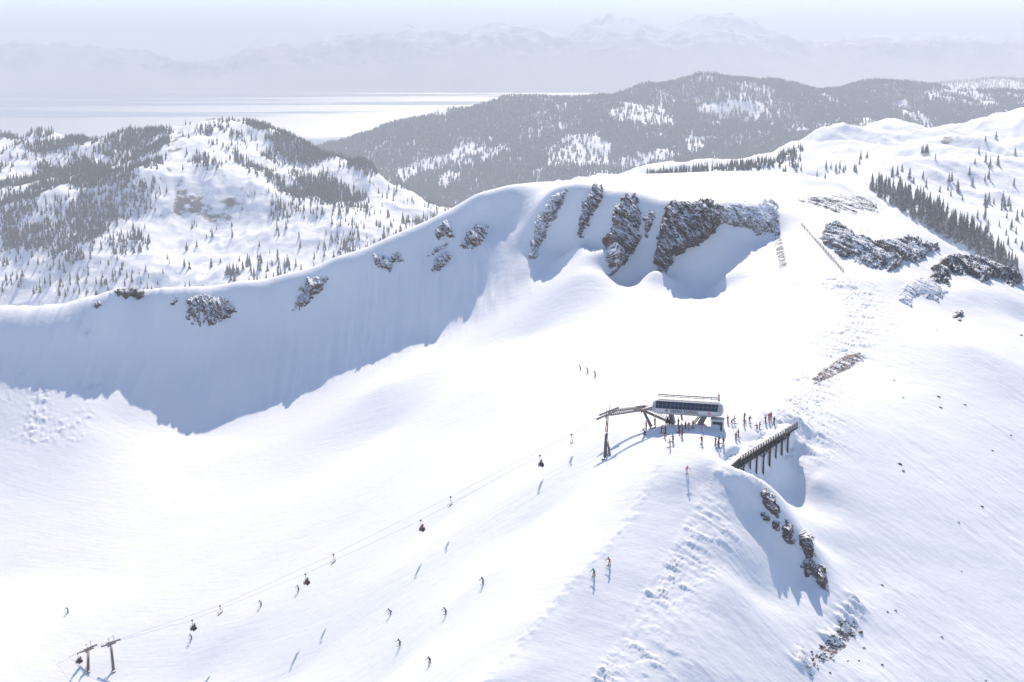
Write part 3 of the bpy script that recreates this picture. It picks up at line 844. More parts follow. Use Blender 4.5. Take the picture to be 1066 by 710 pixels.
right_hill = Hill("snow_hill", "open snow hills with scattered conifers across the valley on the right", RH, RH_EX, 20, 1000.0, 950, 4400, 420, -0.02, 0.66, 640, M_RIGHT, rh_rel)
rsc = np.zeros_like(right_hill.Z)
for poly, amt in (([(976, 150), (985, 138), (1006, 128), (1000, 142), (988, 156), (980, 160)], 0.7), ([(1020, 142), (1030, 128), (1044, 122), (1040, 134), (1028, 146)], 0.5)):
    rsc = np.maximum(rsc, np.where(in_poly(right_hill.px, right_hill.py, poly), amt, 0))
paint(right_hill.me, "scree", gauss(gauss(rsc, 1.5, 0), 1.5, 1))

# --- valley floor to the horizon, lake, far range
def sheet(name, label, z, x0, x1, y0, y1, mat, cat):
    xs_, ys_ = np.linspace(x0, x1, 40), np.linspace(y0, y1, 40)
    X, Y = np.meshgrid(xs_, ys_)
    me = mesh_np(name, np.stack([X, Y, np.full_like(X, z)], -1).reshape(-1, 3), grid_faces(40, 40))
    return tag(link(name, me, None, [mat]), label, cat, kind="structure")
sheet("ground", "snowy valley floor far below the ridges", LAKE - 12, -60000, 60000, -8000, 60000, M_HILL, "ground")

def water_material():
    m, nt, b = new_mat("lake_water")
    g = N(nt, "ShaderNodeNewGeometry")
    pos = g.outputs["Position"]
    w1 = noise_node(nt, mapping(nt, pos, (0.00013, 0.00050, 1)), 1.0, 6, 0.55)
    w2 = noise_node(nt, mapping(nt, pos, (0.0006, 0.004, 1)), 1.0, 5, 0.6)
    w = math_node(nt, 'ADD', math_node(nt, 'MULTIPLY', w1, 0.9), math_node(nt, 'MULTIPLY', w2, 0.1))
    r = N(nt, "ShaderNodeMapRange")
    r.inputs["From Min"].default_value = 0.475
    r.inputs["From Max"].default_value = 0.525
    r.inputs["To Min"].default_value = 0.18
    r.inputs["To Max"].default_value = 0.55
    nt.links.new(w, r.inputs["Value"])
    nt.links.new(r.outputs[0], b.inputs["Roughness"])
    b.inputs["Base Color"].default_value = (0.03, 0.07, 0.13, 1)
    b.inputs["IOR"].default_value = 2.0
    b.inputs["Specular IOR Level"].default_value = 0.9
    return m
sheet("lake", "broad pale lake with wind streaks and sun glare beyond the hills", LAKE, -11000, 9000, 4600, 15400, water_material(), "lake")

RANGE = [(-400, 60), (-250, 55), (-120, 50), (0, 53), (40, 50), (90, 54), (130, 58), (190, 64), (240, 62), (300, 52), (340, 44), (390, 36), (430, 31), (445, 28), (480, 27), (510, 29), (560, 33), (595, 34), (605, 26), (625, 25), (645, 23), (658, 19), (668, 21),
         (690, 27), (712, 24), (735, 18), (760, 21), (790, 27), (815, 36), (832, 45), (860, 46), (880, 39), (905, 37), (940, 41), (1000, 40), (1066, 43), (1200, 38), (1400, 50)]
RY = 17600.0
us_r = np.linspace(-0.62, 0.62, 900)
ys_r = np.concatenate([np.linspace(15120, 18900, 170), np.linspace(19000, 23000, 14)])
U, Y = np.meshgrid(us_r, ys_r)
X = U * Y
crest_y = np.interp(us_r, [(px - CXP) / F for px, _ in RANGE], [py for _, py in RANGE])
crest_z = np.array([tan_of(c) for c in crest_y]) * RY
t = np.clip((Y - 15250) / (RY - 15250), 0, 1)
prof = np.where(Y <= RY, t ** 1.25, 1 - 0.35 * sstep(RY, 23000, Y))
Z = LAKE - 4 + (crest_z[None, :] - LAKE) * prof
Z += (ridged(X / 800, Y / 1500, 6, 400, 0.6) - 0.7) * 105 * np.clip(t * 1.1, 0, 1) ** 3 * (1 - 0.55 * np.exp(-((Y - RY) / 300) ** 2))
rme = mesh_np("mountain_range", np.stack([X, Y, Z], -1).reshape(-1, 3), grid_faces(len(ys_r), 900))
tag(link("mountain_range", rme, None, [M_RANGE]), "hazy snow-capped mountain range on the far side of the lake", "mountains", kind="structure")

# ------------------------------------------------------------------ air
def haze_box(x0, x1, y0, y1, z0, z1):
    b = MB().box(((x0 + x1) / 2, (y0 + y1) / 2, (z0 + z1) / 2), (x1 - x0, y1 - y0, z1 - z0))
    m = bpy.data.materials.new("haze_air")
    m.use_nodes = True
    nt = m.node_tree
    nt.nodes.clear()
    out = N(nt, "ShaderNodeOutputMaterial")
    v = N(nt, "ShaderNodeVolumePrincipled")
    v.inputs["Color"].default_value = (0.81, 0.85, 0.905, 1)
    v.inputs["Density"].default_value = HAZE_DENSITY
    v.inputs["Anisotropy"].default_value = 0.0
    nt.links.new(v.outputs[0], out.inputs["Volume"])
    o = b.build("haze", m)
    return tag(o, "pale blue winter haze thickening over the lake and hills", "haze", kind="stuff")
haze_box(-61000, 61000, -9000, 61000, LAKE - 13, 560)
# ------------------------------------------------------------------ conifers
def conifer_crown(seed, h, r, tiers=10, n=9, base=0.08):
    """uneven skirts of drooping branches around a leader"""
    rr = random.Random(seed)
    v, f = [], []
    lean = (rr.uniform(-.03, .03), rr.uniform(-.03, .03))
    for k in range(tiers):
        t = k / (tiers - 1)
        z0 = h * (base + (0.93 - base) * t)
        rad = r * (1 - t) ** 0.85 * rr.uniform(0.78, 1.15) + 0.12
        zt = z0 + h * 0.17 * (1 - 0.45 * t)
        c = len(v)
        v.append((lean[0] * zt, lean[1] * zt, zt))
        ph = rr.uniform(0, 6.28)
        for j in range(2 * n):
            a = ph + math.pi * j / n
            tip = j % 2 == 0
            q = rad * (rr.uniform(0.75, 1.25) if tip else rr.uniform(0.35, 0.6))
            z = z0 - (q * 0.35 if tip else -h * 0.025) + rr.uniform(-.02, .02) * h
            v.append((q * math.cos(a) + lean[0] * z, q * math.sin(a) + lean[1] * z, z))
        for j in range(2 * n):
            f.append((c, c + 1 + j, c + 1 + (j + 1) % (2 * n)))
    return np.array(v), np.array(f)

PROTO = {}
def conifer_proto(kind, mat):
    L = []
    for i in range(7):
        h, r = (14, 2.9) if i % 3 else (14, 2.2)
        v, f = conifer_crown(100 * kind + i, h, r * (1.0 + 0.06 * (i % 4)), 9 + i % 3)
        me = mesh_np("crown", v, f, False)
        me.materials.append(mat)
        tb = MB().tube((0, 0, -1.2), (0, 0, 12.5), 0.26, 0.05, 7)
        tme = bpy.data.meshes.new("trunk"); tb.bm.to_mesh(tme); tb.bm.free()
        tme.materials.append(M_BARK)
        L.append((me, tme))
    return L
P_FROST = conifer_proto(1, M_NEEDLE_FROST)
P_DARK = conifer_proto(2, M_NEEDLE)

def add_tree(loc, h, protos, label, group):
    me, tme = random.choice(protos)
    e = empty("pine_tree", loc, random.uniform(0, 6.28))
    s = h / 14.0
    e.scale = (s * random.uniform(0.85, 1.15),) * 2 + (s,)
    tag(e, label, "tree", group)
    for nm, m_ in (("crown", me), ("trunk", tme)):
        o = bpy.data.objects.new(nm, m_)
        COL.objects.link(o)
        o.parent = e

def scatter(hill, poly, n, seed, jitter=0.0, dmin=0.0):
    """ground points of a hill seen inside a photo polygon"""
    g = np.random.default_rng(seed)
    x0, x1 = min(p[0] for p in poly), max(p[0] for p in poly)
    y0, y1 = min(p[1] for p in poly), max(p[1] for p in poly)
    out = []
    for _ in range(60):
        px, py = g.uniform(x0, x1, 400), g.uniform(y0, y1, 400)
        m = in_poly(px, py, poly)
        if not m.any(): continue
        X, Y, Z, ok = hit(px[m], py[m], hill.ys[0] * 1.01, hill.ys[-1] * 0.98, hill.at)
        for a, b, c, k, qx, qy in zip(X, Y, Z, ok, px[m], py[m]):
            if k and all(abs(qx - o[3]) + abs(qy - o[4]) > dmin for o in out):
                out.append((a, b, c, qx, qy))
                if len(out) >= n: return out
    return out

GB = "conifers in the dense band below the right shoulder"
for x, y, z, _, _ in scatter(right_hill, [(905, 196), (915, 190), (940, 198), (960, 208), (985, 222), (1005, 236), (1022, 248), (1030, 256), (1062, 282), (1066, 290), (1040, 276), (1004, 258), (968, 240), (935, 218), (908, 202)], 215, 5, dmin=1.2):
    add_tree((x, y, z - 0.5), random.uniform(14, 22), P_FROST, "frost-dusted conifer standing in the dense band below the right shoulder", GB)
GS = "conifers scattered over the snow hills across the right valley"
for poly, n in (([(958, 232), (945, 210), (962, 208), (990, 216), (1030, 228), (1066, 246), (1066, 264), (1030, 252), (1000, 236)], 18), ([(1022, 208), (1034, 202), (1050, 212), (1062, 232), (1060, 248), (1040, 240), (1028, 226)], 26),
                ([(850, 178), (870, 172), (888, 164), (905, 160), (912, 166), (896, 180), (876, 192), (850, 192)], 24), ([(930, 176), (960, 172), (1000, 184), (1040, 204), (1066, 214), (1066, 226), (1020, 214), (980, 202), (950, 190)], 26),
                ([(960, 165), (1000, 150), (1066, 140), (1066, 200), (1010, 186), (970, 176)], 22), ([(820, 168), (826, 160), (832, 164), (832, 178), (822, 180)], 8), ([(905, 172), (925, 170), (960, 190), (962, 208), (930, 198), (910, 188)], 14)):
    for x, y, z, _, _ in scatter(right_hill, poly, int(n * 0.66), int(n * 13 + poly[0][0]), dmin=2.0):
        add_tree((x, y, z - 0.5), random.uniform(9, 17), P_FROST, "conifer scattered on the open snow hills across the right valley", GS)
for x, y, z, _, _ in scatter(right_hill, [(959, 159), (964, 158), (967, 161), (960, 163)], 4, 3, dmin=1.0):
    add_tree((x, y, z - 0.5), random.uniform(15, 19), P_DARK, "tall dark conifer in the lone clump below the right snow summit", "lone clump of conifers on the snow hill")

class Forest:
    """many small trees as one mesh"""
    def __init__(self): self.v, self.f, self.n = [], [], 0
    def add(self, pts, h, g, n=7, tiers=4, fat=1.0):
        m = len(pts)
        if m == 0: return
        lean = g.uniform(-.04, .04, (m, 2))
        wid = g.uniform(0.12, 0.19, m) * fat
        for k in range(tiers):
            t = k / tiers
            z0 = h * (0.06 + 0.80 * t)
            zt = h * np.minimum(1.0, 0.06 + 0.80 * t + 0.36 * (1 - 0.35 * t))
            rad = h * wid * (1 - t) ** 0.9 * g.uniform(0.8, 1.2, m)
            ap = np.stack([pts[:, 0] + lean[:, 0] * zt, pts[:, 1] + lean[:, 1] * zt, pts[:, 2] + zt], -1)
            a = g.uniform(0, 6.28, m)[:, None] + np.arange(n)[None, :] * 2 * math.pi / n
            q = rad[:, None] * g.uniform(0.55, 1.3, (m, n))
            ring = np.stack([pts[:, 0, None] + q * np.cos(a), pts[:, 1, None] + q * np.sin(a), pts[:, 2, None] + z0[:, None] - 0.3 * q + g.uniform(-.03, .03, (m, n)) * h[:, None]], -1)
            V = np.concatenate([ap[:, None, :], ring], 1)
            base = self.n + np.arange(m)[:, None] * (n + 1)
            for j in range(n):
                self.f.append(np.concatenate([base, base + 1 + j, base + 1 + (j + 1) % n], 1))
            self.v.append(V.reshape(-1, 3))
            self.n += m * (n + 1)
    def build(self, name, label, mat):
        me = mesh_np(name, np.concatenate(self.v), np.concatenate(self.f), False)
        return tag(link(name, me, None, [mat]), label, "forest", kind="stuff")

def forest_on(F_, hill, n, zones, base, hrange, seed, patch):
    g = np.random.default_rng(seed)
    u = g.uniform(max(-0.42, hill.us[0]), min(0.42, hill.us[-1]), n)
    y = np.sqrt(g.uniform(hill.ys[0] ** 2, hill.ys[-1] ** 2, n))
    x = u * y
    z = hill.at(x, y)
    px, py = project(x, y, z)
    w = np.full(n, base)
    for poly, d in zones:
        e = poly_edge(px, py, poly)
        w = np.where(in_poly(px, py, poly), np.maximum(w, d * np.clip(0.35 + e / 5, 0, 1)), np.maximum(w, d * 0.3 * np.clip(1 - e / 5, 0, 1)))
    pn = fbm(x / patch, y / (patch * 1.4), 3, seed + 9)
    w = w * np.clip(0.58 + 0.95 * pn, 0.03, 1.1)
    vis = (px > -60) & (px < 1130) & (py > 60) & (py < 335)
    m = (g.uniform(0, 1, n) < w) & vis
    h = g.uniform(*hrange, n) * (0.85 + 0.3 * g.uniform(0, 1, n) ** 3)
    F_.add(np.stack([x, y, z - 0.5], -1)[m], h[m], g)
    return int(m.sum())

crest_poly = [(px, py - 4) for px, py, _ in LH_CREST if 195 < px < 480]
Z_LEFT = [([(0, 150), (60, 144), (120, 141), (160, 134), (178, 138), (172, 160), (166, 176), (140, 188), (100, 198), (50, 206), (0, 215)], 0.85),
          ([(0, 136), (60, 134), (110, 133), (170, 126), (172, 133), (110, 143), (60, 144), (0, 146)], 0.95),
          ([(0, 218), (50, 209), (100, 201), (160, 184), (166, 200), (160, 218), (130, 228), (100, 250), (70, 268), (30, 262), (0, 262)], 0.55),
          ([(60, 262), (70, 240), (100, 240), (100, 262), (75, 280), (60, 285)], 0.4),
          (crest_poly + [(476, 216), (423, 193), (382, 180), (344, 167), (314, 172), (283, 169), (250, 158), (228, 150), (205, 136)], 0.95),
          ([(233, 157), (278, 187), (306, 205), (367, 218), (404, 224), (382, 206), (339, 184), (314, 184), (281, 177), (255, 163)], 0.95),
          ([(276, 202), (290, 206), (306, 230), (306, 246), (295, 243), (284, 225)], 0.55),
          ([(358, 228), (400, 230), (450, 226), (464, 222), (446, 240), (400, 262), (375, 274), (352, 262), (362, 242)], 0.5),
          ([(205, 158), (225, 168), (236, 182), (228, 188), (212, 180), (200, 172)], 0.35), ([(110, 250), (150, 240), (160, 262), (120, 270)], 0.25),
          ([(0, 262), (100, 262), (200, 262), (200, 308), (0, 312)], 0.07), ([(280, 205), (360, 225), (360, 262), (310, 262)], 0.16)]
fl = Forest()
nl = forest_on(fl, left_hill, 330000, Z_LEFT, 0.014, (9, 19), 21, 60)
for x, y, z, _, _ in scatter(left_hill, [(230, 292), (240, 280), (262, 272), (290, 270), (314, 276), (318, 290), (270, 298), (236, 304)], 46, 77, dmin=1.6):
    fl.add(np.array([[x, y, z - 0.5]]), np.array([random.uniform(14, 22)]), rng, 8, 5)
for x, y, z, _, _ in scatter(left_hill, [(368, 268), (384, 256), (410, 244), (440, 232), (452, 230), (440, 240), (405, 262), (370, 278)], 34, 78, dmin=2.0):
    fl.add(np.array([[x, y, z - 0.5]]), np.array([random.uniform(13, 21)]), rng, 8, 5)
fl.build("conifer_forest", "hazy grey-green conifer forest covering the hill on the left", M_NEEDLE)
back_open = [[(568, 158), (585, 146), (600, 140), (622, 138), (634, 152), (632, 166), (612, 172), (590, 172), (572, 174)], [(632, 116), (655, 110), (690, 114), (702, 128), (680, 130), (640, 126)], [(458, 186), (466, 180), (478, 178), (480, 184), (464, 194), (456, 196)],
             [(962, 96), (985, 90), (1010, 92), (1030, 100), (1040, 112), (1020, 108), (995, 100), (975, 102)], [(925, 108), (940, 106), (962, 120), (976, 136), (962, 138), (945, 122)], [(882, 136), (905, 124), (915, 134), (900, 142)], [(410, 182), (440, 166), (470, 160), (492, 148), (495, 152), (455, 172), (420, 190)],
             [(712, 146), (732, 142), (732, 156), (720, 160)], [(500, 158), (530, 150), (532, 156), (505, 166)], [(725, 108), (790, 106), (800, 114), (740, 118)]]
fb = Forest()
g = np.random.default_rng(31)
n = 150000
u = g.uniform(-0.24, 0.40, n); y = np.sqrt(g.uniform(3900 ** 2, 6800 ** 2, n)); x = u * y
z = back_ridge.at(x, y); px, py = project(x, y, z)
w = np.full(n, 0.90)
for poly in back_open:
    e = poly_edge(px, py, poly)
    w = np.where(in_poly(px, py, poly), 0.12, np.minimum(w, 0.3 + 0.15 * e))
w *= np.clip(1.1 + 1.0 * fbm(x / 160, y / 240, 3, 55), 0.10, 1.2)
m = (g.uniform(0, 1, n) < w) & (px > 190) & (px < 1120)
fb.add(np.stack([x, y, z - 0.5], -1)[m], g.uniform(13, 26, n)[m], g, 6, 3, 1.45)
n = 5000
u = g.uniform(0.26, 0.42, n); y = g.uniform(8000, 10200, n); x = u * y
z = far_ridge.at(x, y)
fb.add(np.stack([x, y, z - 0.5], -1), g.uniform(16, 30, n), g, 5, 3)
fb.build("conifer_forest", "blue-grey forest blanketing the long ridge in front of the lake", M_NEEDLE_HAZE)
fr = Forest()
for poly, n_, hh in (([(672, 181), (700, 178), (760, 173), (800, 168), (832, 152), (836, 158), (812, 172), (790, 178), (720, 182), (676, 186)], 260, (9, 15)), ([(800, 176), (836, 160), (838, 176), (812, 184)], 14, (9, 14))):
    pts = scatter(right_hill, poly, n_, n_, dmin=0.8)
    if pts: fr.add(np.array([p[:3] for p in pts]), g.uniform(*hh, len(pts)), g, 7, 4)
fr.build("conifer_forest", "dark line of conifers just behind the flat snow summit", M_NEEDLE)

# ------------------------------------------------------------------ paints
M_STEEL = plain("weathered_steel", (0.20, 0.17, 0.16), 0.55, 0.2, 2.0, 0.4)
M_GALV = plain("galvanised_steel", (0.34, 0.32, 0.32), 0.5, 0.15, 2.0, 0.5)
M_DARK = plain("dark_steel", (0.05, 0.045, 0.045), 0.5, 0.2, 2.0)
M_WHITE = plain("white_paint", (0.60, 0.60, 0.64), 0.45, 0.05, 1.0)
M_ROOF = plain("roof_sheet", (0.46, 0.44, 0.44), 0.5, 0.08, 1.0)
M_GLASSY = plain("dark_glass", (0.03, 0.03, 0.035), 0.12, 0.2, 2.0)
M_RED = plain("red_paint", (0.55, 0.03, 0.03), 0.45, 0.1, 3.0)
M_BLACK = plain("black_paint", (0.02, 0.02, 0.022), 0.6, 0.2, 3.0)
M_WOOD = plain("weathered_timber", (0.055, 0.045, 0.04), 0.85, 0.4, 2.5)
M_WOODG = plain("frosted_timber", (0.26, 0.24, 0.23), 0.85, 0.4, 2.0)
M_DRIFT = plain("settled_snow", SNOW, 0.8, 0.03, 1.0)
def solar_material():
    m, nt, b = new_mat("solar_cells")
    tc = N(nt, "ShaderNodeTexCoord")
    br = N(nt, "ShaderNodeTexBrick")
    br.offset = 0.0
    br.inputs["Scale"].default_value = 1.0
    br.inputs["Brick Width"].default_value = 1.0
    br.inputs["Row Height"].default_value = 0.99
    br.inputs["Mortar Size"].default_value = 0.035
    br.inputs["Color1"].default_value = (0.022, 0.03, 0.065, 1)
    br.inputs["Color2"].default_value = (0.03, 0.042, 0.085, 1)
    br.inputs["Mortar"].default_value = (0.24, 0.25, 0.28, 1)
    nt.links.new(tc.outputs["Object"], br.inputs["Vector"])
    nt.links.new(br.outputs[0], b.inputs["Base Color"])
    b.inputs["Roughness"].default_value = 0.22
    return m
M_SOLAR = solar_material()

# ------------------------------------------------------------------ chairlift line
LDIR = Vector((-0.966, 0.258, 0)).normalized()      # station towards the valley
LPER = Vector((0.258, 0.966, 0)).normalized()       # across the line, away from the camera
LZ = math.atan2(LDIR.y, LDIR.x)

def text_mesh(name, body, size, mat, parent, loc, rot, depth=0.02):
    cu = bpy.data.curves.new(name, 'FONT')
    cu.body = body
    cu.size = size
    cu.extrude = depth
    cu.offset = 0.012
    cu.align_x = 'CENTER'
    cu.align_y = 'CENTER'
    tmp = bpy.data.objects.new(name, cu)
    COL.objects.link(tmp)
    me = bpy.data.meshes.new_from_object(tmp.evaluated_get(bpy.context.evaluated_depsgraph_get()))
    bpy.data.objects.remove(tmp)
    o = link(name, me, parent, [])
    me.materials.clear(); me.materials.append(mat)
    o.location = loc
    o.rotation_euler = rot
    return o

def build_station():
    g = ground(715.5, 440.5)
    root = empty("lift_station", g, math.atan2(-LDIR.y, -LDIR.x))    # local +x runs to the uphill (right) end, -y faces the camera
    tag(root, "white chairlift top terminal with dark solar panels and lettering along its side", "lift station")
    L = 7.7
    # hull: faceted white shell
    prof = [(-2.3, 2.75), (-2.45, 3.0), (-2.45, 3.88), (-1.05, 5.50), (-0.8, 5.62), (0.8, 5.62), (1.05, 5.50), (2.45, 3.88), (2.45, 3.0), (2.3, 2.75)]
    b = MB()
    def ring(x, sc, dz):
        return [b.bm.verts.new((x, p[0] * sc, (p[1] - 3.6) * sc + 3.6 + dz)) for p in prof]
    rs = [ring(-L - 0.9, 0.72, -0.1), ring(-L, 1, 0), ring(L, 1, 0), ring(L + 0.7, 0.86, -0.05), ring(L + 1.0, 0.6, -0.1)]
    n = len(prof)
    for r0, r1 in zip(rs[:-1], rs[1:]):
        for k in range(n):
            b.bm.faces.new([r0[k], r0[(k + 1) % n], r1[(k + 1) % n], r1[k]])
    b.bm.faces.new(rs[0][::-1]); b.bm.faces.new(rs[-1])
    for f in b.bm.faces:
        if f.calc_center_median().x > L - 0.05 or f.calc_center_median().x < -L + 0.05: f.material_index = 1  # end faces take the greyer sheet: their shading is put into the colour
    hull = b.build("hull", [M_WHITE, M_ROOF], root)
    # solar slab on the sloping side
    ang = math.atan2(1.62, 1.40)
    p = MB().box((0, 0, 0), (2 * L - 0.16, 1.98, 0.06))
    so = p.build("solar_panel", M_SOLAR, root)
    so.location = (0, -1.79, 4.73)
    so.rotation_euler = (ang, 0, 0)
    fr = MB()
    for sgn in (-1, 1):
        fr.box((0, sgn * 1.02, 0.02), (2 * L - 0.1, 0.06, 0.1))
        fr.box((sgn * (L - 0.05), 0, 0.02), (0.06, 1.9, 0.1))
    fr.build("panel_frame", M_GALV, so)
    MB().box((0, 0.1, 5.66), (2 * L - 0.2, 1.5, 0.10)).build("roof_sheet", M_ROOF, root)
    rl = MB()
    for k in range(9):
        x = -L + 0.2 + k * (2 * L - 0.4) / 8
        rl.tube((x, 0.95, 5.8), (x, 0.95, 6.65), 0.05, n=6)
    rl.tube((-L + 0.2, 0.95, 6.65), (L - 0.2, 0.95, 6.65), 0.15, n=6).tube((-L + 0.2, 0.95, 6.25), (L - 0.2, 0.95, 6.25), 0.10, n=6)
    rl.build("roof_rail", M_STEEL, root)
    MB().box((0, -2.475, 3.0), (2 * L, 0.05, 0.12)).build("fascia_trim", M_GALV, root)
    # lettering and marks
    text_mesh("lettering", "SIBERIA EXPRESS", 0.95, M_BLACK, root, (-0.55, -2.47, 3.44), (R(90), 0, 0))
    k = MB()
    for a in range(3):
        q = Matrix.Rotation(a * math.pi / 3, 3, 'Y')
        k.box((-4.9, -2.475, 3.5), (0.62, 0.05, 0.17), q)
    k.build("emblem", M_BLACK, root)
    k = MB()
    for sgn in (-1, 1):
        k.box((5.65 + sgn * 0.2, -2.475, 3.52), (0.13, 0.05, 0.55), Matrix.Rotation(sgn * R(28), 3, 'Y'))
    k.box((5.65, -2.475, 3.28), (0.72, 0.052, 0.12))
    k.build("red_logo", M_RED, root)
    # legs
    lp = MB()
    for yy in (-0.55, 0.55):
        vs = []
        lp.bar((-4.3, yy, 2.9), (-3.4, yy, -0.6), 1.0, 0.95)
    lp.build("pillar", M_STEEL, root)
    lp = MB().bar((4.6, 0, 2.95), (2.9, 0, -0.6), 1.7, 1.35)
    lp.bar((1.4, -0.5, -0.4), (3.9, -0.5, 2.9), 0.28).bar((1.0, 0.5, -0.4), (3.5, 0.5, 2.9), 0.28)
    lp.build("pillar", M_STEEL, root)
    ms = MB().bar((-1.4, -1.3, 2.9), (-0.9, -1.3, 0.9), 0.22).bar((-2.0, 1.2, 2.9), (-1.6, 1.2, 0.2), 0.22)
    ms.build("hanging_strut", M_STEEL, root)
    wh = MB().tube((5.0, 0, 2.35), (5.0, 0, 2.65), 2.0, 2.0, 24).tube((5.0, 0, 2.0), (5.0, 0, 2.35), 0.4, 0.4, 12)
    wh.build("bull_wheel", M_DARK, root)
    rk = MB()
    for sgn in (-1, 1):
        rk.box((0, sgn * 2.0, 2.62), (2 * L - 1.0, 0.25, 0.24))
    rk.build("guide_rail", M_GALV, root)
    # tapering entry beak on the valley end
    bk = MB()
    v = [bk.bm.verts.new(c) for c in ((-L - 0.85, -1.7, 3.0), (-L - 0.85, 1.7, 3.0), (-L - 0.85, 1.5, 4.1), (-L - 0.85, -1.5, 4.1), (-L - 2.9, -1.1, 2.9), (-L - 2.9, 1.1, 2.9), (-L - 2.9, 1.0, 3.25), (-L - 2.9, -1.0, 3.25))]
    for q in ((0, 1, 2, 3), (7, 6, 5, 4), (0, 4, 5, 1), (1, 5, 6, 2), (2, 6, 7, 3), (3, 7, 4, 0)):
        bk.bm.faces.new([v[i] for i in q])
    bk.build("entry_hood", M_GALV, root)
    return root
station = build_station()
SG = station.location.copy()
def st(x, y, z):
    """a point of the station's own frame in world space"""
    a = station.rotation_euler[2]
    return Vector((SG.x + x * math.cos(a) - y * math.sin(a), SG.y + x * math.sin(a) + y * math.cos(a), SG.z + z))

# operator's cabin under the uphill end
def build_hut():
    p = st(7.6, -1.2, 0)
    p.z = H(p.x, p.y)
    r = empty("operator_cabin", p, station.rotation_euler[2])
    tag(r, "small white operator cabin with a long dark window under the terminal's right end", "cabin")
    MB().box((0, 0, 0.9), (3.0, 2.2, 2.6)).build("wall", M_WHITE, r)
    w = MB().box((0.1, -1.11, 1.35), (2.3, 0.06, 0.62)).build("window", M_GLASSY, r)
    f = MB()
    for sgn in (-1, 1):
        f.box((0.1, -1.13, 1.35 + sgn * 0.34), (2.42, 0.08, 0.07)).box((0.1 + sgn * 1.18, -1.132, 1.35), (0.07, 0.08, 0.62))
    f.build("window_frame", M_STEEL, w)
    MB().box((0, 0, 2.27), (3.3, 2.5, 0.14)).build("roof", M_ROOF, r)
    return r
build_hut()

# rope positions: near rope carries the riders, far rope the empty chairs
NEAR_G = [(700, 427), (668, 425.5), (631, 431), (562, 474), (438, 541.5), (318, 597.5), (200, 645.5), (113, 670), (90, 676), (81, 680), (20, 712), (-80, 770)]
FAR_G = [(704, 423.5), (671, 422), (634, 427), (595, 452), (469, 517), (347, 577), (229, 630.5), (118, 667), (94, 673), (22, 708), (-78, 765)]
A2, B2 = Vector(st(-12, -2.0, 0)).to_2d(), None
dB = P(90, 676, 382)
B2 = Vector((dB[0], dB[1]))
def on_line(px, py, off):
    a = A2 + LPER.to_2d() * off; b = B2 + LPER.to_2d() * off
    v = (CYP - py) / F
    k = (px - CXP) / F / (cp + v * sp)               # x = k * y on this view ray
    d = b - a
    s_ = (k * a.y - a.x) / (d.x - k * d.y)
    y_ = a.y + s_ * d.y
    return Vector((k * y_, y_, y_ * tan_of(py)))
ROPE_GAP = 4.0
near_pts = [on_line(px, py, 0) for px, py in NEAR_G]
far_pts = [on_line(px, py, ROPE_GAP) for px, py in FAR_G]
M_ROPE = plain("steel_rope", (0.30, 0.27, 0.27), 0.6, 0.1, 1.0, 0.3)
def rope(pts, label, head):
    pts = [head] + pts
    fine = []
    for i in range(len(pts) - 1):
        p0, p1, p2, p3 = pts[max(i - 1, 0)], pts[i], pts[i + 1], pts[min(i + 2, len(pts) - 1)]
        for t in np.linspace(0, 1, 6, endpoint=False):
            fine.append(p1.lerp(p2, t))
    fine.append(pts[-1])
    b = MB().path(fine, 0.026, 6)
    return tag(b.build("haul_rope", M_ROPE), label, "cable", "ropes of the chairlift")
rope(near_pts, "nearer steel rope of the chairlift, the one carrying loaded chairs", st(-7, -2.0, 2.5))
rope(far_pts, "farther steel rope of the chairlift, the one carrying empty chairs", st(-7, 2.0, 2.5))

def sheave_train(b, c, d, L, n, r=0.28):
    """a rocker beam with wheels, centred on c, running along d"""
    d = d.normalized()
    b.bar(c - d * L / 2 - Vector((0, 0, r + .12)), c + d * L / 2 - Vector((0, 0, r + .12)), 0.14, 0.2)
    for k in range(n):
        p = c + d * (L * ((k + 0.5) / n - 0.5)) - Vector((0, 0, r + 0.02))
        b.tube(p - LPER * 0.09, p + LPER * 0.09, r, r, 10)

def tower(foot, top_n, top_f, label, lean=None, legs=1, height_frac=1.0):
    mid = (top_n + top_f) / 2
    root = empty("lift_tower", foot)
    tag(root, label, "lift tower", "towers of the chairlift")
    def loc(p): return Vector(p) - foot
    head = mid - Vector((0, 0, 0.75))
    mast = MB().tube(loc(foot - Vector((0, 0, 1.0))), loc(head), 0.46, 0.30, 12).build("mast", M_STEEL, root)
    MB().tube(loc(foot + Vector((0, 0, -0.6))), loc(foot + Vector((0, 0, 0.25))), 0.75, 0.75, 12).build("footing", M_GALV, root)
    MB().bar(loc(top_n - Vector((0, 0, 0.75)) - LPER * 0.4), loc(top_f - Vector((0, 0, 0.75)) + LPER * 0.4), 0.34, 0.4).build("crossarm", M_STEEL, root)
    for p in (top_n, top_f):
        lf = MB()
        q = p - LPER * 0.0
        lf.bar(loc(q + LPER * 0.35 - Vector((0, 0, .7))), loc(q + LPER * 0.35 + Vector((0, 0, 1.5))), 0.11)
        lf.bar(loc(q + LPER * 0.35 + Vector((0, 0, 1.45))), loc(q - LPER * 0.55 + Vector((0, 0, 1.45))), 0.11)
        lf.build("lifting_frame", M_STEEL, root)
    return root, loc

def rope_dir(pts, i):
    return (pts[min(i + 1, len(pts) - 1)] - pts[max(i - 1, 0)]).normalized()

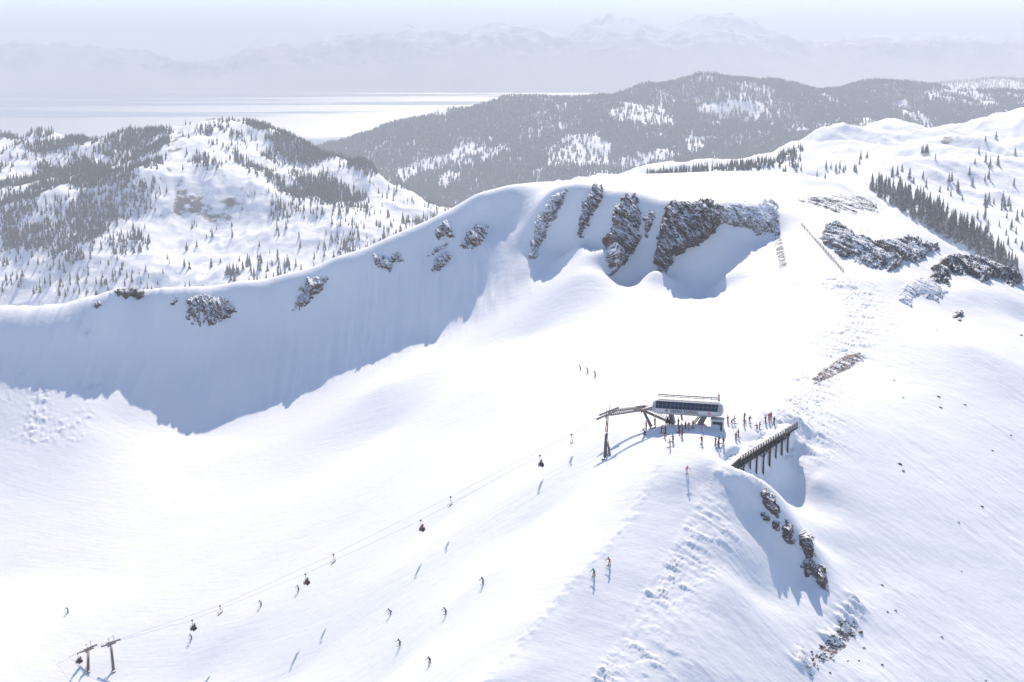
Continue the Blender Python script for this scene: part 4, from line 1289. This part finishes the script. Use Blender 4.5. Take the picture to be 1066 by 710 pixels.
# the tall A-legged tower and the leaning one nearest the terminal, joined by long wheel beams
tn, tf = near_pts[2], far_pts[2]
foot = ground(629.5, 478)
r1, loc1 = tower(foot, tn, tf, "tall two-legged lift tower standing alone left of the terminal")
fb_ = ground(636, 476)
mid1 = foot.lerp((tn + tf) / 2, 0.52)
MB().tube(loc1(fb_ - Vector((0, 0, .8))), loc1(mid1), 0.26, 0.22, 10).build("rear_leg", M_STEEL, r1)
cat = MB().box(loc1(foot.lerp((tn + tf) / 2, 0.55)), (1.5, 0.9, 0.12))
cat.build("work_step", M_GALV, r1)
for pts in (near_pts, far_pts):
    b = MB()
    sheave_train(b, pts[2] + Vector((0, 0, 0)), rope_dir(pts, 2), 5.5, 10)
    b.bar(pts[2] - Vector((0, 0, .55)), pts[2] - Vector((0, 0, .3)), 0.2)
    o = b.build("sheave_assembly", M_STEEL, r1)
    o.location = -foot
    b = MB()
    b.bar(pts[2] + (pts[1] - pts[2]).normalized() * 1.0 - Vector((0, 0, 0.55)), pts[1] - Vector((0, 0, 0.55)), 0.16, 0.22)
    b.bar(pts[2] + (pts[1] - pts[2]).normalized() * 1.0 + Vector((0, 0, 0.05)), pts[1] + Vector((0, 0, 0.05)), 0.07, 0.07)
    for k in range(15):
        p = pts[2].lerp(pts[1], (k + 1.5) / 17) - Vector((0, 0, 0.3))
        b.tube(p - LPER * 0.08, p + LPER * 0.08, 0.25, 0.25, 8)
    o = b.build("wheel_beam", M_STEEL, r1)
    o.location = -foot
    b = MB().bar(pts[2] - rope_dir(pts, 2) * 0 + LDIR * 0.6 - Vector((0, 0, .45)), pts[2] + LDIR * 3.2 - Vector((0, 0, 1.6)), 0.3, 0.12)
    o = b.build("catwalk", M_GALV, r1); o.location = -foot
m2n, m2f = near_pts[1], far_pts[1]
foot2 = ground(680.5, 445.5)
r2, loc2 = tower(foot2, m2n, m2f, "leaning lift mast between the tall tower and the terminal")
for pts in (near_pts, far_pts):
    b = MB()
    sheave_train(b, pts[1], (pts[0] - pts[2]), 4.2, 8)
    o = b.build("sheave_assembly", M_STEEL, r2); o.location = -foot2
# stair truss from the leaning mast down to the terminal leg
e0 = (m2n + m2f) / 2 - Vector((0, 0, 0.9)); e1 = ground(698, 441) + Vector((0, 0, 0.3))
b = MB()
for s_ in (-0.55, 0.55):
    b.bar(e0 + LPER * s_, e1 + LPER * s_, 0.16, 0.3).bar(e0 + LPER * s_ + Vector((0, 0, .9)), e1 + LPER * s_ + Vector((0, 0, .9)), 0.07)
for k in range(13):
    q = e0.lerp(e1, (k + 0.5) / 13)
    b.bar(q - LPER * 0.55, q + LPER * 0.55, 0.2, 0.06)
    for s_ in (-0.55, 0.55):
        b.bar(q + LPER * s_, q + LPER * s_ + Vector((0, 0, .9)), 0.05)
o = b.build("stair_truss", M_STEEL, r2); o.location = -foot2
# the two lower towers
for (i, j, fx, fy, lab) in ((8, 8, 91.5, 700, "left one of two short lift towers low in the bowl, loaded chair beside it"), (7, 7, 118.5, 699, "right one of two short lift towers low in the bowl, mast tilted")):
    a_, b_ = near_pts[i], far_pts[j]
    ft = ground(fx, fy)
    r_, lc_ = tower(ft, a_, b_, lab)
    for pts, q in ((near_pts, i), (far_pts, j)):
        b = MB()
        sheave_train(b, pts[q], rope_dir(pts, q), 5.2, 8)
        o = b.build("sheave_assembly", M_STEEL, r_); o.location = -ft
    lad = MB()
    up = ((a_ + b_) / 2 - Vector((0, 0, .8)) - ft)
    for s_ in (-0.2, 0.2):
        lad.bar(LDIR * 0.55 + LPER * s_ + up * 0.1, LDIR * 0.4 + LPER * s_ + up * 0.97, 0.05)
    for k in range(14):
        q = LDIR * 0.5 + up * (0.12 + 0.06 * k)
        lad.bar(q - LPER * 0.2, q + LPER * 0.2, 0.04)
    lad.build("ladder", M_STEEL, r_)

# ------------------------------------------------------------------ people
M_SKIN = plain("skin", (0.45, 0.28, 0.20), 0.6, 0.08, 6.0)
CLOTH = {k: plain(k + "_fabric", c, 0.8, 0.15, 5.0) for k, c in dict(red=(0.50, 0.025, 0.03), maroon=(0.16, 0.03, 0.04), black=(0.018, 0.018, 0.02), navy=(0.025, 0.035, 0.09), grey=(0.16, 0.16, 0.17), brown=(0.12, 0.075, 0.05),
         teal=(0.03, 0.20, 0.26), blue=(0.05, 0.12, 0.35), white=(0.62, 0.62, 0.62), pink=(0.60, 0.14, 0.20), beige=(0.42, 0.36, 0.29), charcoal=(0.045, 0.045, 0.05), green=(0.05, 0.15, 0.06), orange=(0.6, 0.16, 0.03)).items()}

def skin_body(name, J, E, rad, regions):
    """grow one continuous surface over a jointed skeleton and colour it by body region"""
    names = list(J)
    me = bpy.data.meshes.new(name)
    me.from_pydata([J[k] for k in names], [(names.index(a), names.index(b)) for a, b in E], [])
    o = bpy.data.objects.new(name, me)
    COL.objects.link(o)
    md = o.modifiers.new("skin", 'SKIN')
    md.use_smooth_shade = True
    sv = me.skin_vertices[0].data
    for i, k in enumerate(names):
        r_ = rad[k]
        sv[i].radius = r_ if isinstance(r_, tuple) else (r_, r_)
        sv[i].use_root = (k == 'pelvis')
    sb = o.modifiers.new("sub", 'SUBSURF')
    sb.levels = sb.render_levels = 1
    dg = bpy.context.evaluated_depsgraph_get()
    dg.update()
    out = bpy.data.meshes.new_from_object(o.evaluated_get(dg))
    bpy.data.objects.remove(o)
    out.name = name
    segs = [(Vector(J[a]), Vector(J[b]), r_) for a, b, r_ in regions]
    for p in out.polygons:
        c = p.center
        best, bi = 1e9, 0
        for a, b, r_ in segs:
            d = b - a
            t = max(0, min(1, (c - a).dot(d) / max(d.length_squared, 1e-9)))
            q = (c - (a + d * t)).length
            if q < best: best, bi = q, r_
        p.material_index = bi
        p.use_smooth = True
    return out

SKINI, JACK, TROU, BOOT = 0, 1, 2, 3
def body(name, J):
    E = [('pelvis', 'waist'), ('waist', 'chest'), ('chest', 'neck'), ('neck', 'head'), ('head', 'crown')]
    reg = [('pelvis', 'pelvis', TROU), ('waist', 'chest', JACK), ('chest', 'neck', JACK), ('head', 'crown', SKINI)]
    for s in 'lr':
        E += [('chest', 'sh' + s), ('sh' + s, 'el' + s), ('el' + s, 'ha' + s), ('ha' + s, 'fi' + s), ('pelvis', 'hip' + s), ('hip' + s, 'kn' + s), ('kn' + s, 'an' + s), ('an' + s, 'to' + s)]
        reg += [('chest', 'sh' + s, JACK), ('sh' + s, 'el' + s, JACK), ('el' + s, 'ha' + s, JACK), ('ha' + s, 'fi' + s, BOOT), ('pelvis', 'hip' + s, TROU), ('hip' + s, 'kn' + s, TROU), ('kn' + s, 'an' + s, TROU), ('an' + s, 'to' + s, BOOT)]
    rad = dict(pelvis=(.17, .14), waist=(.17, .13), chest=(.20, .14), neck=.075, head=(.10, .11), crown=(.075, .085))
    for s in 'lr':
        rad.update({'sh' + s: .095, 'el' + s: .07, 'ha' + s: .055, 'fi' + s: .05, 'hip' + s: .125, 'kn' + s: .095, 'an' + s: .085, 'to' + s: .065})
    return skin_body(name, J, E, rad, reg)

def joints(hipz=0.92, lean=0.0, kfwd=0.0, spread=0.14, arm=0.35, elbow=0.25, tilt=0.0):
    """standing figure facing -y"""
    J = {}
    J['pelvis'] = (0, kfwd * 0.5, hipz)
    f = lambda t: (0.03 * tilt * t, kfwd * 0.5 - lean * t, hipz + 0.60 * t * math.sqrt(max(0.2, 1 - lean * lean)))
    J['waist'], J['chest'], J['neck'] = f(0.35), f(0.82), f(1.0)
    n = J['neck']
    J['head'] = (n[0], n[1] - 0.06, n[2] + 0.14)
    J['crown'] = (n[0], n[1] - 0.08, n[2] + 0.29)
    for s, q in (('l', -1), ('r', 1)):
        c = J['chest']
        J['sh' + s] = (c[0] + q * 0.20, c[1], c[2] + 0.05)
        J['el' + s] = (q * (0.20 + arm * 0.5), c[1] - elbow * 0.5, c[2] - 0.20)
        J['ha' + s] = (q * (0.16 + arm * 0.7), c[1] - elbow - 0.16, c[2] - 0.30 + elbow * 0.15)
        J['fi' + s] = (q * (0.15 + arm * 0.7), c[1] - elbow - 0.25, c[2] - 0.32 + elbow * 0.15)
        J['hip' + s] = (q * 0.10, kfwd * 0.5, hipz - 0.06)
        J['kn' + s] = (q * spread, -kfwd * 0.7, hipz * 0.52)
        J['an' + s] = (q * spread, 0.03, 0.10)
        J['to' + s] = (q * spread * 1.02, -0.16, 0.07)
    return J

def seated():
    J = joints()
    dz = -0.42
    for k in ('pelvis', 'waist', 'chest', 'neck', 'head', 'crown', 'shl', 'shr', 'ell', 'elr', 'hal', 'har', 'fil', 'fir', 'hipl', 'hipr'):
        x, y, z = J[k]
        J[k] = (x, y, z + dz)
    for s, q in (('l', -1), ('r', 1)):
        J['kn' + s] = (q * 0.13, -0.46, 0.47)
        J['an' + s] = (q * 0.13, -0.52, 0.06)
        J['to' + s] = (q * 0.13, -0.70, 0.04)
        J['ha' + s] = (q * 0.17, -0.38, 0.66)
        J['fi' + s] = (q * 0.15, -0.47, 0.64)
    return J

POSES = dict(stand=joints(0.92, 0.08, 0.03), chat=joints(0.93, 0.02, 0.0, 0.12, 0.15, 0.12), ski=joints(0.80, 0.42, 0.18, 0.16, 0.5, 0.34), tuck=joints(0.66, 0.68, 0.28, 0.17, 0.45, 0.42), sit=seated())
BODY = {k: body("body_" + k, J) for k, J in POSES.items()}
_cache = {}
def tinted(pose, jacket, trousers):
    key = (pose, jacket, trousers)
    if key not in _cache:
        m = BODY[pose].copy()
        for x in (M_SKIN, CLOTH[jacket], CLOTH[trousers], CLOTH['charcoal']): m.materials.append(x)
        _cache[key] = m
    return _cache[key]

def shared(name, fn):
    b = MB(); fn(b)
    me = bpy.data.meshes.new(name)
    bmesh.ops.recalc_face_normals(b.bm, faces=b.bm.faces)
    b.bm.to_mesh(me); b.bm.free()
    return me
def _helmet(b):
    b.ball((0, 0, 0), 0.148, (0.95, 1.1, 0.9))
    b.box((0, -0.15, -0.035), (0.2, 0.05, 0.075))
ME_HELMET = shared("helmet", _helmet)
def _ski(b):
    b.box((0, 0, 0.02), (0.10, 1.45, 0.025))
    b.bar((0, -0.72, 0.02), (0, -0.88, 0.10), 0.095, 0.022)
    b.box((0, 0.02, 0.055), (0.07, 0.32, 0.05))
ME_SKI = shared("ski", _ski)
def _board(b):
    b.box((0, 0, 0.02), (0.26, 1.2, 0.03))
    b.bar((0, -0.6, 0.02), (0, -0.76, 0.09), 0.24, 0.025); b.bar((0, 0.6, 0.02), (0, 0.76, 0.09), 0.24, 0.025)
ME_BOARD = shared("snowboard", _board)
def child(name, me, parent, mat, loc=(0, 0, 0), rot=(0, 0, 0)):
    m = me.copy(); m.materials.clear(); m.materials.append(mat)
    o = bpy.data.objects.new(name, m)
    COL.objects.link(o)
    o.parent = parent
    o.location = loc
    o.rotation_euler = rot
    return o

def person(px, py, jacket, trousers, label, pose='chat', gear='ski', face=None, helmet='black', loc=None, group=None, scale=1.0):
    p = loc if loc is not None else ground(px, py)
    r = empty("person", p, random.uniform(-3.1, 3.1) if face is None else R(face))
    r.scale = (scale * 1.08,) * 3
    tag(r, label, "person", group)
    o = bpy.data.objects.new("body", tinted(pose, jacket, trousers))
    COL.objects.link(o); o.parent = r
    J = POSES[pose]
    h = Vector(J['head']).lerp(Vector(J['crown']), 0.75)
    child("helmet", ME_HELMET, r, CLOTH[helmet], h)
    if gear in ('ski', 'polesonly') and pose != 'sit':
        for s in 'lr':
            if gear == 'ski':
                a = J['an' + s]
                child("ski", ME_SKI, r, CLOTH['charcoal'], (a[0], -0.1, 0))
            hd = Vector(J['fi' + s])
            tip = Vector((hd.x * 1.3, hd.y + (0.55 if pose in ('ski', 'tuck') else 0.05), 0.0))
            b = MB().tube(hd + (hd - tip).normalized() * 0.12, tip, 0.014, 0.010, 5)
            b.build("ski_pole", CLOTH['charcoal'], r)
    if gear == 'board':
        child("snowboard", ME_BOARD, r, CLOTH['charcoal'], (0, 0, 0), (0, 0, R(90)))
    return r

CR = "skiers gathered around the top terminal"
crowd = [
 (672.7, 446.5, 'red', 'charcoal', "person in red jacket standing left of the leaning lift mast", 'chat', 'ski'),
 (681.8, 442.8, 'black', 'black', "person in black standing just right of the leaning mast's foot", 'chat', 'polesonly'),
 (671.5, 452.5, 'black', 'maroon', "person crouching in dark clothes on the beam shadow left of the terminal", 'tuck', 'board'),
 (688.7, 451, 'red', 'black', "person in red jacket and black trousers at the left tip of the terminal's shadow", 'chat', 'ski'),
 (692.6, 451.6, 'maroon', 'charcoal', "person in maroon jacket, upper one of a pair left of the terminal's pillar", 'chat', 'ski'),
 (692, 456.3, 'maroon', 'red', "person with red trousers, lower one of a pair left of the terminal's pillar", 'stand', 'ski'),
 (700.5, 460.4, 'charcoal', 'black', "person in dark clothes gliding away beside the largest dark figure", 'stand', 'ski'),
 (697.5, 465.8, 'black', 'brown', "person in black and brown, lowest of the crowd on the left", 'stand', 'ski'),
 (706.0, 443.6, 'black', 'black', "person in black directly under the terminal beside its left pillar", 'chat', 'polesonly'),
 (707.0, 450.8, 'charcoal', 'black', "tall person in dark clothes at the middle edge of the terminal's shadow", 'chat', 'ski'),
 (710.2, 449.6, 'maroon', 'black', "person in maroon jacket behind another skier below the terminal sign", 'chat', 'ski'),
 (709.8, 456.2, 'red', 'black', "person with a dark red jacket and black trousers below the terminal sign", 'stand', 'ski'),
 (713.4, 446.6, 'navy', 'black', "person in navy standing in the terminal's shadow", 'chat', 'ski'),
 (717, 447.2, 'brown', 'beige', "person in brown and beige standing in the terminal's shadow", 'chat', 'ski'),
 (721.2, 446, 'red', 'grey', "person in bright red jacket in the terminal's shadow near the right pillar", 'chat', 'ski'),
 (732, 450.6, 'beige', 'white', "person in pale clothes at the lower edge of the terminal's shadow", 'chat', 'polesonly'),
 (730.4, 461.8, 'maroon', 'maroon', "person in maroon standing alone below the terminal's shadow", 'stand', 'ski'),
 (750.6, 448.4, 'maroon', 'black', "person with maroon top and black trousers at the right tip of the terminal's shadow", 'stand', 'board'),
 (757.6, 440.6, 'grey', 'maroon', "person in grey, first to the right of the operator cabin", 'chat', 'ski'),
 (744.8, 463, 'grey', 'charcoal', "person in grey, left one of the four standing together by the trampled snow", 'chat', 'ski'),
 (748.2, 462.2, 'charcoal', 'black', "person in charcoal, rear one of the four standing together by the trampled snow", 'chat', 'ski'),
 (747.4, 466.3, 'maroon', 'black', "person in maroon, front one of the four standing together by the trampled snow", 'chat', 'ski'),
 (753, 463.6, 'brown', 'brown', "person in brown, right one of the four standing together by the trampled snow", 'chat', 'ski'),
 (748.4, 417.2, 'red', 'maroon', "person in red alone on the snow behind the terminal's right roof end", 'chat', 'ski'),
 (761.6, 441.6, 'teal', 'black', "person in teal bending beside two others right of the terminal", 'tuck', 'polesonly'),
 (764.2, 440.8, 'grey', 'brown', "person in grey and brown right of the person in teal", 'chat', 'ski'),
 (774.9, 437.4, 'blue', 'grey', "person in blue jacket on the far side of the shelf", 'chat', 'ski'),
 (774.6, 442.8, 'red', 'brown', "person in red and brown directly in front of the person in blue", 'chat', 'ski'),
 (780.3, 440.6, 'maroon', 'grey', "person in maroon jacket and grey trousers right of the person in blue", 'stand', 'board'),
 (790.6, 447.2, 'maroon', 'charcoal', "person in maroon close to the middle of the deck railing", 'chat', 'ski'),
 (788, 447.8, 'grey', 'black', "person in grey bending down close to the middle of the deck railing", 'tuck', 'polesonly'),
 (796.9, 440.4, 'charcoal', 'brown', "person in charcoal, left one of the group at the right end of the shelf", 'chat', 'ski'),
 (800.4, 438.2, 'red', 'red', "person all in bright red in the group at the right end of the shelf", 'chat', 'ski'),
 (802.4, 436.6, 'maroon', 'grey', "person in maroon, farthest one in the group at the right end of the shelf", 'chat', 'ski'),
 (805.7, 441.6, 'black', 'maroon', "person with black jacket, rightmost one near the end of the deck", 'chat', 'ski'),
 (768.7, 455, 'maroon', 'maroon', "person in maroon, upper one of a pair between the terminal and the deck", 'chat', 'ski'),
 (766, 458.6, 'charcoal', 'brown', "person in dark clothes, lower one of a pair between the terminal and the deck", 'chat', 'ski'),
]
for px, py, jk, tr, lab, pose, gear in crowd:
    person(px, py, jk, tr, lab, pose, gear, group=CR, helmet=random.choice(['black', 'charcoal', 'maroon', 'black']))
for px, py, jk, tr, lab, pose, face, hm in [
 (715, 492.5, 'pink', 'white', "skier in pink jacket and white trousers alone on the ridge piste below the crowd", 'ski', 10, 'red'),
 (634.6, 588, 'red', 'beige', "skier in red jacket and beige trousers on the lower piste, the higher of a pair", 'ski', -40, 'maroon'),
 (618.4, 599.5, 'teal', 'maroon', "skier in teal jacket and maroon trousers on the lower piste, the lower of a pair", 'ski', -30, 'teal'),
 (604.5, 385.5, 'black', 'brown', "left one of the three skiers high in the bowl above the terminal", 'ski', -60, 'black'),
 (612, 388, 'charcoal', 'brown', "middle one of the three skiers high in the bowl above the terminal", 'ski', -60, 'black'),
 (619.8, 391.5, 'maroon', 'charcoal', "right one of the three skiers high in the bowl above the terminal", 'ski', -60, 'maroon'),
 (71, 637.5, 'navy', 'grey', "lone skier in navy far over in the lower left of the bowl", 'ski', -40, 'black'),
 (311, 615, 'navy', 'black', "skier in navy just left below a loaded chair in the bowl", 'ski', -50, 'black'),
 (272, 630.5, 'black', 'charcoal', "skier in black between an empty chair and a loaded chair in the bowl", 'ski', -50, 'black'),
 (199.5, 665.5, 'navy', 'blue', "skier in navy directly under the lowest hanging loaded chair in the bowl", 'ski', -50, 'black'),
 (503, 608, 'black', 'grey', "skier in black and grey, highest of those on the open slope below the lift line", 'ski', -40, 'black'),
 (464.3, 639.5, 'maroon', 'black', "skier in maroon jacket in mid slope leaving a short track", 'ski', -60, 'maroon'),
 (407, 639, 'maroon', 'black', "skier crouching very low at the left of the open slope", 'tuck', -60, 'black'),
 (416.5, 672, 'black', 'charcoal', "skier in dark clothes low on the open slope, left of the lowest one", 'ski', -50, 'maroon'),
 (447.3, 691, 'maroon', 'black', "lowest skier on the open slope, in maroon jacket and black trousers", 'ski', -20, 'maroon')]:
    person(px, py, jk, tr, lab, pose, 'ski', face, hm, group="skiers spread over the bowl and piste")

# ------------------------------------------------------------------ chairs on the ropes
def chair_root(grip, label, group, rz):
    r = empty("lift_chair", grip, rz)
    tag(r, label, "chairlift chair", group)
    return r
CHW = 2.5
def make_chair():
    r = chair_root((0, 0, 0), "", "", 0)
    MB().box((0, 0, -0.12), (0.5, 0.2, 0.3)).box((0, 0, 0.08), (0.3, 0.16, 0.16)).build("grip", M_DARK, r)
    MB().bar((0, 0, -0.2), (0, 0, -1.35), 0.10).build("hanger", M_STEEL, r)
    f = MB().bar((0, -CHW / 2, -1.35), (0, CHW / 2, -1.35), 0.07)
    for s in (-1, 1):
        f.bar((0, s * CHW / 2, -1.35), (-0.1, s * CHW / 2, -2.55), 0.07).bar((-0.1, s * CHW / 2, -2.55), (0.5, s * CHW / 2, -2.6), 0.07)
    f.build("frame", M_STEEL, r)
    MB().box((0.2, 0, -2.55), (0.55, CHW, 0.09)).build("seat", M_STEEL, r)
    MB().box((-0.12, 0, -2.2), (0.07, CHW, 0.45), Matrix.Rotation(R(-8), 3, 'Y')).build("backrest", M_STEEL, r)
    MB().path([(0.0, -CHW / 2, -1.9), (0.55, -CHW / 2, -2.05), (0.55, CHW / 2, -2.05), (0.0, CHW / 2, -1.9)], 0.03).build("safety_bar", M_GALV, r)
    return r
proto = make_chair()
def copy_tree(o):
    c = o.copy(); COL.objects.link(c)
    for ch in o.children:
        d = ch.copy(); COL.objects.link(d); d.parent = c
    return c
up_face = math.atan2(-LDIR.y, -LDIR.x)
spots = [(near_pts[3], "loaded chair hanging highest, nearest the tall tower", True), (near_pts[4], "loaded chair second from the top of the lift line", True), (near_pts[5], "loaded chair third from the top, near the middle of the lower bowl", True),
         (near_pts[6], "loaded chair hanging lowest in open air above a skier", True), (near_pts[9], "loaded chair just passing the left short tower", True),
         (far_pts[3], "empty chair hanging highest, nearest the tall tower", False), (far_pts[4], "empty chair second from the top of the lift line", False), (far_pts[5], "empty chair third from the top of the lift line", False), (far_pts[6], "empty chair hanging lowest, closest to the short towers", False)]
spots.append((on_line(694, 429, 0) , "loaded chair entering the valley end of the terminal", True))
rid = [('black', 'charcoal'), ('navy', 'black'), ('maroon', 'black'), ('charcoal', 'navy'), ('red', 'black'), ('black', 'maroon')]
names_ = ["highest loaded chair", "second loaded chair", "third loaded chair", "lowest free-hanging chair", "chair at the short towers", "", "", "", "", "chair entering the terminal"]
posn = ["near end", "near middle", "far middle", "far end"]
for i, (gp, lab, loaded) in enumerate(spots):
    c = proto if i == 0 else copy_tree(proto)
    c.location = gp
    c.rotation_euler = (0, 0, up_face if loaded else up_face + math.pi)
    c["label"] = lab
    c["group"] = "loaded chairs on the lift" if loaded else "empty chairs on the lift"
    if loaded:
        a = c.rotation_euler[2]
        for k in range(4):
            off = (k - 1.5) * 0.58
            lx, ly, lz = 0.22, off, -2.5 - 0.42
            w_ = Vector((gp.x + lx * math.cos(a) - ly * math.sin(a), gp.y + lx * math.sin(a) + ly * math.cos(a), gp.z + lz))
            jk, tr = rid[(i * 2 + k) % 6]
            person(0, 0, jk, tr, f"rider in {jk} on the {posn[k]} of the {names_[i]}", 'sit', 'none', math.degrees(a) + 90, 'black' if k % 2 else 'charcoal', loc=w_, group="riders sitting on the chairs")

# ------------------------------------------------------------------ the timber deck holding up the snow shelf
def build_deck():
    A, B = DECK_A.copy(), DECK_B.copy()
    d = (B - A)
    L = d.length
    flat = Vector((d.x, d.y, 0)).normalized()
    out = Vector((flat.y, -flat.x, 0))              # outward, to the right of travel
    root = empty("timber_deck", A)
    tag(root, "long dark timber deck on posts with a slatted railing, edging the snow shelf", "deck")
    def at(t, o=0.0, z=0.0): return d * t + out * o + Vector((0, 0, z))
    MB().bar(at(0, 0.1, -0.15), at(1, 0.1, -0.15), 0.3, 0.5).bar(at(0, 0.3, -0.5), at(1, 0.3, -0.5), 0.2, 0.25).build("edge_beam", M_WOOD, root)
    MB().bar(at(0.02, -1.6, -0.42), at(1, -1.6, -0.42), 3.6, 0.16).build("decking", M_WOODG, root)
    # snow lying on the planks
    nl_, nw_ = 120, 14
    V = []
    for i in range(nl_):
        t = 0.02 + 0.98 * i / (nl_ - 1)
        for j in range(nw_):
            o_ = -4.3 + 4.42 * j / (nw_ - 1)
            edge = min(1.0, (nw_ - 1 - j) / 2.5)
            q = at(t, o_, 0.0)
            k = float(fbm(np.array([(A.x + q.x) / 1.3]), np.array([(A.y + q.y) / 1.3]), 3, 611)[0])
            V.append((q.x, q.y, q.z - 0.32 + edge * (0.50 + 0.22 * k)))
    link("snow_layer", mesh_np("snow_layer", V, grid_faces(nl_, nw_)), root, [M_DRIFT])
    n = 27
    rl = MB(); rf = MB()
    for k in range(n):
        t = 0.05 + 0.93 * k / (n - 1)
        hgt = 1.15 * min(1, (t - 0.02) * 6)
        (rf if t > 0.70 else rl).bar(at(t, 0.30, -0.35), at(t, 0.30, hgt), 0.66 if k > n * 0.78 else 0.62, 0.16)
    rl.build("railing_boards", M_WOOD, root)
    rf.build("frosted_boards", M_WOODG, root)
    MB().bar(at(0.05, -0.8, -1.15), at(0.80, -0.8, -1.15), 0.2, 1.5).build("underdeck_shade", M_WOOD, root)  # dark board added to stand for the deep shade under the deck
    MB().bar(at(0.08, 0.45, -1.25), at(0.86, 0.45, -1.25), 0.16, 0.26).build("lower_beam", M_WOOD, root)
    MB().bar(at(0.16, 0.22, 1.12), at(0.99, 0.22, 1.12), 0.1, 0.12).bar(at(0.08, 0.22, 0.5), at(0.99, 0.22, 0.5), 0.08, 0.1).build("handrail", M_WOODG, root)
    MB().bar(at(0.80, 0.36, 0.45), at(0.995, 0.36, 0.45), 0.05, 1.1).build("end_panel", M_WOODG, root)
    for k, t in enumerate((0.05, 0.12, 0.20, 0.29, 0.38, 0.48, 0.57, 0.66, 0.75, 0.84)):
        p = A + at(t, 0.35)
        zb = H(p.x + out.x * 0.5, p.y + out.y * 0.5) - 0.8
        MB().bar(at(t, 0.45, -0.3), Vector((p.x - A.x + out.x * .1, p.y - A.y + out.y * .1, zb - A.z)), 0.34, 0.34).build("post", M_WOOD, root)
        MB().bar(at(t, -3.2, -0.62), at(t, 0.9, -0.62), 0.22, 0.3).build("joist", M_WOOD, root)
    b = MB()
    for t0, t1 in ((0.48, 0.57), (0.57, 0.48), (0.38, 0.48), (0.12, 0.20)):
        b.bar(at(t0, 0.45, -0.5), at(t1, 0.45, -2.6), 0.16, 0.16)
    b.build("cross_brace", M_WOOD, root)
    rk = MB()
    for k in range(7):
        rk.bar(at(-0.03 + 0.022 * k, 0.2 + 0.1 * (k % 2), -0.6), at(0.02 + 0.022 * k, 0.5, 0.25 + 0.12 * k), 0.3, 0.22)
    rk.build("end_planks", M_WOOD, root)
    return root
build_deck()

# ------------------------------------------------------------------ low fence on the summit slope, rocks and stones
def build_fence():
    pts = [ground(834.5, 235), ground(846, 248), ground(857, 260), ground(868, 272.5), ground(878, 284)]
    r = empty("snow_fence", pts[0])
    tag(r, "straight low timber snow fence running down the slope right of the cliffs", "fence")
    b1 = MB(); b2 = MB()
    for a, b in zip(pts[:-1], pts[1:]):
        for z in (0.35, 0.75, 1.1):
            b1.bar(a - pts[0] + Vector((0, 0, z)), b - pts[0] + Vector((0, 0, z)), 0.06, 0.12)
    b1.build("rail", M_WOOD, r)
    L = [p.lerp(q, k / 4) for p, q in zip(pts[:-1], pts[1:]) for k in range(4)] + [pts[-1]]
    for p in L:
        q = p - pts[0]
        MB().bar(q + Vector((0, 0, -0.8)), q + Vector((0, 0, 1.35)), 0.14).build("post", M_WOOD, r)
build_fence()

def stone_mesh(seed, sub=2):
    b = MB().ball((0, 0, 0), 1.0, sub=sub)
    rr = random.Random(seed)
    off = np.array([rr.uniform(0, 50), rr.uniform(0, 50)])
    co = np.array([v.co[:] for v in b.bm.verts])
    n1 = fbm(co[:, 0] * 1.3 + off[0] + co[:, 2], co[:, 1] * 1.3 + off[1] - co[:, 2], 3, seed)
    for v, k in zip(b.bm.verts, n1):
        v.co *= 1 + 0.35 * k
        v.co.z *= 0.75
    for f in b.bm.faces: f.smooth = False
    me = bpy.data.meshes.new("stone")
    b.bm.to_mesh(me); b.bm.free()
    me.materials.append(M_DARKROCK)
    return me
STONES = [stone_mesh(s) for s in range(6)]
def stone(px, py, size, label, group):
    p = ground(px, py)
    o = bpy.data.objects.new("stone", random.choice(STONES))
    COL.objects.link(o)
    o.location = p + Vector((0, 0, size * 0.02))
    o.scale = (size * random.uniform(.8, 1.5), size * random.uniform(.8, 1.2), size * random.uniform(.6, 1.0))
    o.rotation_euler = (0, 0, random.uniform(0, 6.28))
    tag(o, label, "stone", group)
for px, py, sz in ((1063, 349, .8), (937, 483, .8), (940, 490, .5), (931, 396, .5), (977, 413, .7), (1004, 421, .6), (979, 424, .7), (1033, 469, .5), (1052, 453, .6), (940, 414, .4), (1022, 527, .55), (998, 544, .6), (932, 635, .45), (924, 637, .4), (918, 609, .35),
                   (980, 663, .45), (1001, 595, .35), (899, 674, .4), (882, 688, .35), (894, 688, .3), (918, 692, .4), (864, 700, .4), (1026, 708, .3), (1000, 330, .6), (975, 344, .4)):
    stone(px, py, sz * 0.7, "small dark stone poking out of the open snow slope on the right", "loose stones on the right slope")
sr = random.Random(4)
for k in range(60):
    t = sr.random()
    px = 846 + 42 * t + sr.gauss(0, 4); py = 690 - 40 * t + sr.gauss(0, 5)
    stone(px, py, sr.uniform(.18, .45), "reddish-brown stone in the scree rib at the bottom right", "stones of the scree rib")
